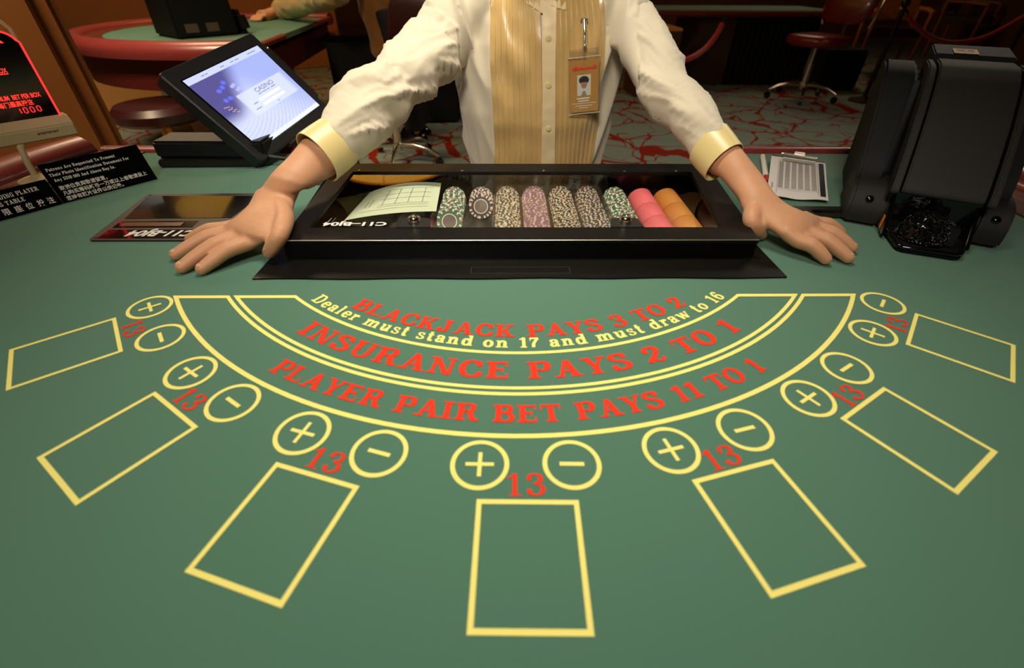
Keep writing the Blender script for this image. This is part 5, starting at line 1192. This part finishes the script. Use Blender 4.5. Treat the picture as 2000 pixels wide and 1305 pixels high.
for sx in (-1, 1): m.tube([np.array([bx + .01, 4.1 + sx * .06, TZ + .12]), np.array([bx + .08, 4.1 + sx * .09, .40]), np.array([bx + .1, 4.1 + sx * .1, .08])], [.13, .095, .085], 14)
v, n_, f = remesh(m, .02, 3); build('trousers', from_arrays(v, f), M_trouser, p2, smooth=180)
for sx in (-1, 1):
    m = MB(); m.loft([[np.array([bx + .06 + l_ * math.cos(t), 4.1 + sx * .1 + w_ * math.sin(t), h_]) for t in np.linspace(0, 2 * PI, 17)[:-1]] for w_, l_, h_ in ((.047, .13, .001), (.048, .13, .03), (.04, .08, .08))], True); build('shoe', m, M_blackg, p2, smooth=60)
# black cloth covered stand under the other dealer
bk = thing('black_counter', 'low black cloth draped counter behind the dealer, under the left arm', 'counter', floor_at(760, 245))
ca, cb_ = np.array(floor_at(668, 246)), np.array(floor_at(900, 240))
m = MB(); pbox(m, ca, cb_, .45, .66, .002); build('drape', m, mat('black_drape', (14, 13, 14), .9), bk, bevel=.02)
m = MB(); pbox(m, ca - np.array([.01, .02, 0]), cb_ + np.array([.01, -.02, 0]), .49, .03, .663); build('counter_top', m, M_blackg, bk, bevel=.008)
# cabinets and seating on the left
M_cab = mat('caramel_panel', (160, 98, 42), .6, vary=.12, vscale=4)
M_cab2 = mat('dark_panel', (70, 40, 20), .6, vary=.15, vscale=4)
def wall_panel(name, label, px0, px1, h, depth, m_, cat, groove=None):
    a, b = np.array(floor_at(*px0)), np.array(floor_at(*px1)); t = thing(name, label, cat, (a + b) / 2)
    m = MB(); pbox(m, a, b, depth, h); build('carcass', m, m_, t, bevel=.01)
    m = MB(); pbox(m, a - nrm(b - a) * .01, b + nrm(b - a) * .01, depth + .01, .03, h); build('worktop', m, M_wood, t, bevel=.008)
    m = MB(); d = nrm(b - a); nn_ = np.array([-d[1], d[0], 0]); pbox(m, a - nn_ * .012, b - nn_ * .012, .012, .07); build('plinth', m, M_cab2, t)
    return t, a, b
def wall_panel2(name, label, a, b, h, depth, m_, cat):
    a, b = np.array([a[0], a[1], 0]), np.array([b[0], b[1], 0]); t = thing(name, label, cat, (a + b) / 2)
    m = MB(); pbox(m, a, b, depth, h, .001); build('carcass', m, m_, t, bevel=.01)
    m = MB(); pbox(m, a - nrm(b - a) * .01, b + nrm(b - a) * .01, depth + .01, .03, h + .002); build('worktop', m, M_wood, t, bevel=.008)
    return t, a, b
_c = aty(208, 226, 1.9)
t_, a, b = wall_panel2('wooden_cabinet', 'tall caramel brown cabinet at the left edge behind the limit sign', (_c[0] - 1.3, 1.45), (_c[0], 1.9), 1.35, .05, M_cab, 'cabinet')
_c2 = aty(130, 40, 3.2)
wall_panel2('wooden_partition', 'brown partition between the tall cabinet and the second card table', (-5.9, 5.3), (-2.5, 7.8), 1.45, .2, M_cab, 'partition')
d = nrm(b - a); nn_ = np.array([-d[1], d[0], 0])
for k in (0, 1):
    m = MB(); p = a + d * np.linalg.norm(b - a) * (.04 + .48 * k); pbox(m, p - nn_ * .018 + np.array([0, 0, .12]), p + d * np.linalg.norm(b - a) * .44 - nn_ * .018 + np.array([0, 0, .12]), .018, 1.06); dr = build('door', m, M_cab, t_, bevel=.004)
    m = MB(); q = p + d * np.linalg.norm(b - a) * (.40 if k == 0 else .04) - nn_ * .034 + np.array([0, 0, .7]); m.tube([q, q + np.array([0, 0, .12])], .006, 8); build('handle', m, M_brass, dr, smooth=60)
# round stool in front of a lit front panel
st_c = np.array(floor_at(300, 262)); stool = thing('round_stool', 'dark brown round padded stool between the cabinet and the monitor', 'stool', st_c)
sc_c = at(305, 205, -TZ + .52); m = MB(); m.lathe([(.0001, .44), (.20, .44), (.225, .46), (.23, .50), (.20, .53), (.0001, .535)], (sc_c[0], sc_c[1], 0), n=32); build('seat', m, M_vinyld, stool, smooth=40)
m = MB(); m.tube([np.array([sc_c[0], sc_c[1], z]) for z in (.03, .44)], .03, 14); build('pole', m, M_brass, stool, smooth=60)
m = MB(); m.lathe([(.0001, 0), (.20, 0), (.20, .015), (.04, .04), (.0001, .04)], (sc_c[0], sc_c[1], 0), n=28); build('foot', m, M_brass, stool, smooth=40)
m = MB(); 
fp = thing('front_panel', 'lit beige panel of a counter behind the dark round stool', 'counter', floor_at(260, 245))
m = MB(); pbox(m, np.array(floor_at(205, 262)), np.array(floor_at(330, 215)), .25, .46); build('counter_body', m, mat('beige_panel', (206, 160, 96), .6), fp, bevel=.01)
m = MB(); pbox(m, np.array(floor_at(205, 262)) + np.array([0, 0, .46]), np.array(floor_at(330, 215)) + np.array([0, 0, .46]), .25, .03); build('counter_top', m, mat('counter_wood', (150, 92, 40), .4), fp, bevel=.006)

# far table on the right with black skirt, ropes, wooden chairs
t3 = thing('gaming_table', 'far gaming table with dark red rail and black skirt at the top right', 'table', (1.9, 6.2, 0))
M_cloth = mat('black_cloth', (9, 9, 9), .9)
fa, fb = np.array(floor_at(1412, 166)), np.array(floor_at(1562, 166))
m = MB(); nfold = 40; e_ = nrm(fb - fa); nn_ = np.array([-e_[1], e_[0], 0]); fb2 = fb
pts = [fa + (fb2 - fa) * (k / nfold) + nn_ * (.02 * math.sin(k * 2.1)) for k in range(nfold + 1)] + [fb2 + nn_ * 1.0, fa + nn_ * 1.0]
m.loft([[p + np.array([0, 0, z]) for p in pts] for z in (.002, .70)], True); build('skirt', m, M_cloth, t3, smooth=40)
m = MB(); pbox(m, fa - e_ * 1.25 - nn_ * .10, fb2 + e_ * .3 - nn_ * .10, 1.25, .05, .71); build('table_edge', m, M_leather, t3, bevel=.02)
m = MB(); pbox(m, fa - e_ * 1.15 + nn_ * .05, fb2 + e_ * .2 + nn_ * .05, .95, .004, .761); build('felt', m, M_felt, t3)
m = MB(); pbox(m, fa - e_ * .45, fa - e_ * .02, .9, .70, .001); build('end_panel', m, M_cab2, t3, bevel=.01)
# shelf
sh = thing('wooden_shelf', 'small lit wooden ledge behind the right shoulder', 'shelf', floor_at(1300, 150))
s0, s1 = at(1255, 62, -TZ + .62), at(1334, 62, -TZ + .62)
m = MB(); pbox(m, s0, s1, .5, .03); build('ledge', m, mat('honey_wood', (206, 140, 60), .4), sh, bevel=.008)
m = MB(); pbox(m, s0 * [1, 1, 0], s1 * [1, 1, 0], .45, .618, .001); build('stand', m, M_cab2, sh, bevel=.01)
M_rope = mat('velvet_rope', (205, 24, 30), .7, sheen=.6)
def rope(label, pts, r):
    t = thing('velvet_rope', label, 'rope', pts[0]); c = catmull(pts, 6); m = MB(); m.tube(c, r, 12); build('cord', m, M_rope, t, smooth=180)
    for e0, e1 in ((c[0], c[1]), (c[-1], c[-2])):
        d = nrm(e0 - e1); m = MB(); m.tube([e0 - d * .02, e0 + d * .07], [r * 1.25, r * 1.05], 12); build('brass_end', m, M_brass, t, smooth=60)
def stanchion(label, x, y, h):
    t = thing('rope_stanchion', label, 'stanchion', (x, y, 0)); m = MB(); m.lathe([(.0001, 0), (.15, 0), (.15, .015), (.03, .05), (.0001, .05)], (x, y, 0), n=28); build('base', m, M_post, t, smooth=40)
    m = MB(); m.tube([np.array([x, y, .04]), np.array([x, y, h])], .024, 14); build('post', m, M_post, t, smooth=60); m = MB(); m.ball((x, y, h + .03), .04, 14); build('finial', m, M_post, t, smooth=180)
Y1 = 6.08
pts = [aty(1412, 44, Y1), aty(1398, 70, Y1 - .08), aty(1376, 96, Y1 - .18), aty(1345, 115, s1[1] - .06), aty(1318, 120, s1[1] - .03), aty(1290, 118, s1[1] + .02)]
rope('short red velvet rope with a brass end hanging beside the right sleeve', pts, .027)
Y2 = 5.6
pts = [aty(1768, 24, Y2), aty(1790, 52, Y2), aty(1825, 76, Y2), aty(1865, 83, Y2), aty(1915, 75, Y2), aty(1960, 55, Y2), aty(2010, 26, Y2)]
rope('long sagging red velvet rope above the card machine at the top right', pts, .020)
for px_, py_, lb_ in ((1764, 18, 'dark rope post at the left end of the long red rope'), (2016, 22, 'rope post at the right end of the long red rope')):
    q = aty(px_, py_, Y2); stanchion(lb_, q[0], q[1], q[2] + .02)
M_oak = mat('orange_oak', (170, 98, 36), .4, coat=.2, vary=.2, vscale=9)
def wood_chair(label, loc, rz, s=1.15):
    t = thing('wooden_armchair', label, 'chair', (0, 0, 0), None)
    m = MB(); m.box((0, 0, .46 * s), (.5 * s, .5 * s, .08 * s)); build('seat', m, M_vinyld, t, bevel=.02)
    m = MB(); m.box((0, .25 * s, .74 * s), (.48 * s, .05 * s, .40 * s)); build('backrest', m, M_oak, t, bevel=.015)
    for sx in (-1, 1):
        m = MB(); m.tube([np.array(p) * s for p in ((sx * .25, .24, .66), (sx * .27, 0, .66), (sx * .26, -.24, .64))], .022 * s, 10); ar = build('armrest', m, M_oak, t, smooth=60)
        for sy in (-1, 1):
            m = MB(); m.tube([np.array(p) * s for p in ((sx * .24, sy * .23, .002 / s), (sx * .25, sy * .235, .65))], [.016 * s, .021 * s], 10); build('leg', m, M_oak, t, smooth=60)
    t.location = loc; t.rotation_euler = (0, 0, rz)
wood_chair('orange oak armchair with dark seat just right of the red swivel chair', floor_at(1700, 150), math.radians(-20))
wood_chair('orange oak armchair farther back under the long red rope', floor_at(1850, 110), math.radians(35))
m = MB(); pbox(m, np.array(floor_at(1592, 178)), np.array(floor_at(1668, 178)), .35, .42, .001); tag(build('black_box', m, M_cloth, bevel=.02), 'low black box standing behind the red swivel chair', 'box')

# ------------------------------------------------------------------ ceiling lamps (mirrored in the lid of the tray)
M_lampglass = mat('amber_lamp_glass', (226, 160, 60), .5, emit=(255, 180, 66), es=3.0)
def lamp(label, c, r, M_lampglass):
    t = thing('ceiling_lamp', label, 'lamp', (c[0], c[1], 2.9)); n = 8
    for k in range(n):
        m = MB(); a0, a1 = 2 * PI * k / n + .01, 2 * PI * (k + 1) / n - .01
        m.loft([[np.array([c[0] + rr * math.cos(a), c[1] + rr * math.sin(a), z]) for a in np.linspace(a0, a1, 6)] for rr, z in ((r, 2.98), (r * .97, 2.93), (r * .85, 2.87), (r * .55, 2.80), (r * .06, 2.77))], False, closed=False)
        build('shade_panel', m, M_lampglass, t, smooth=60)
    m = MB(); m.lathe([(r * 1.0, 2.97), (r * 1.05, 2.97), (r * 1.05, 3.0), (r * 1.0, 3.0)], (c[0], c[1], 0), n=40); build('rim', m, M_brass, t, smooth=40)
lamp('large amber glass dish lamp on the ceiling behind the dealer', (-1.42, 5.55), .82, M_lampglass)
lamp('large amber glass dish lamp on the ceiling farther back on the left', (-3.95, 6.1), .62, mat('dim_amber_glass', (226, 160, 60), .5, emit=(255, 186, 70), es=.9))
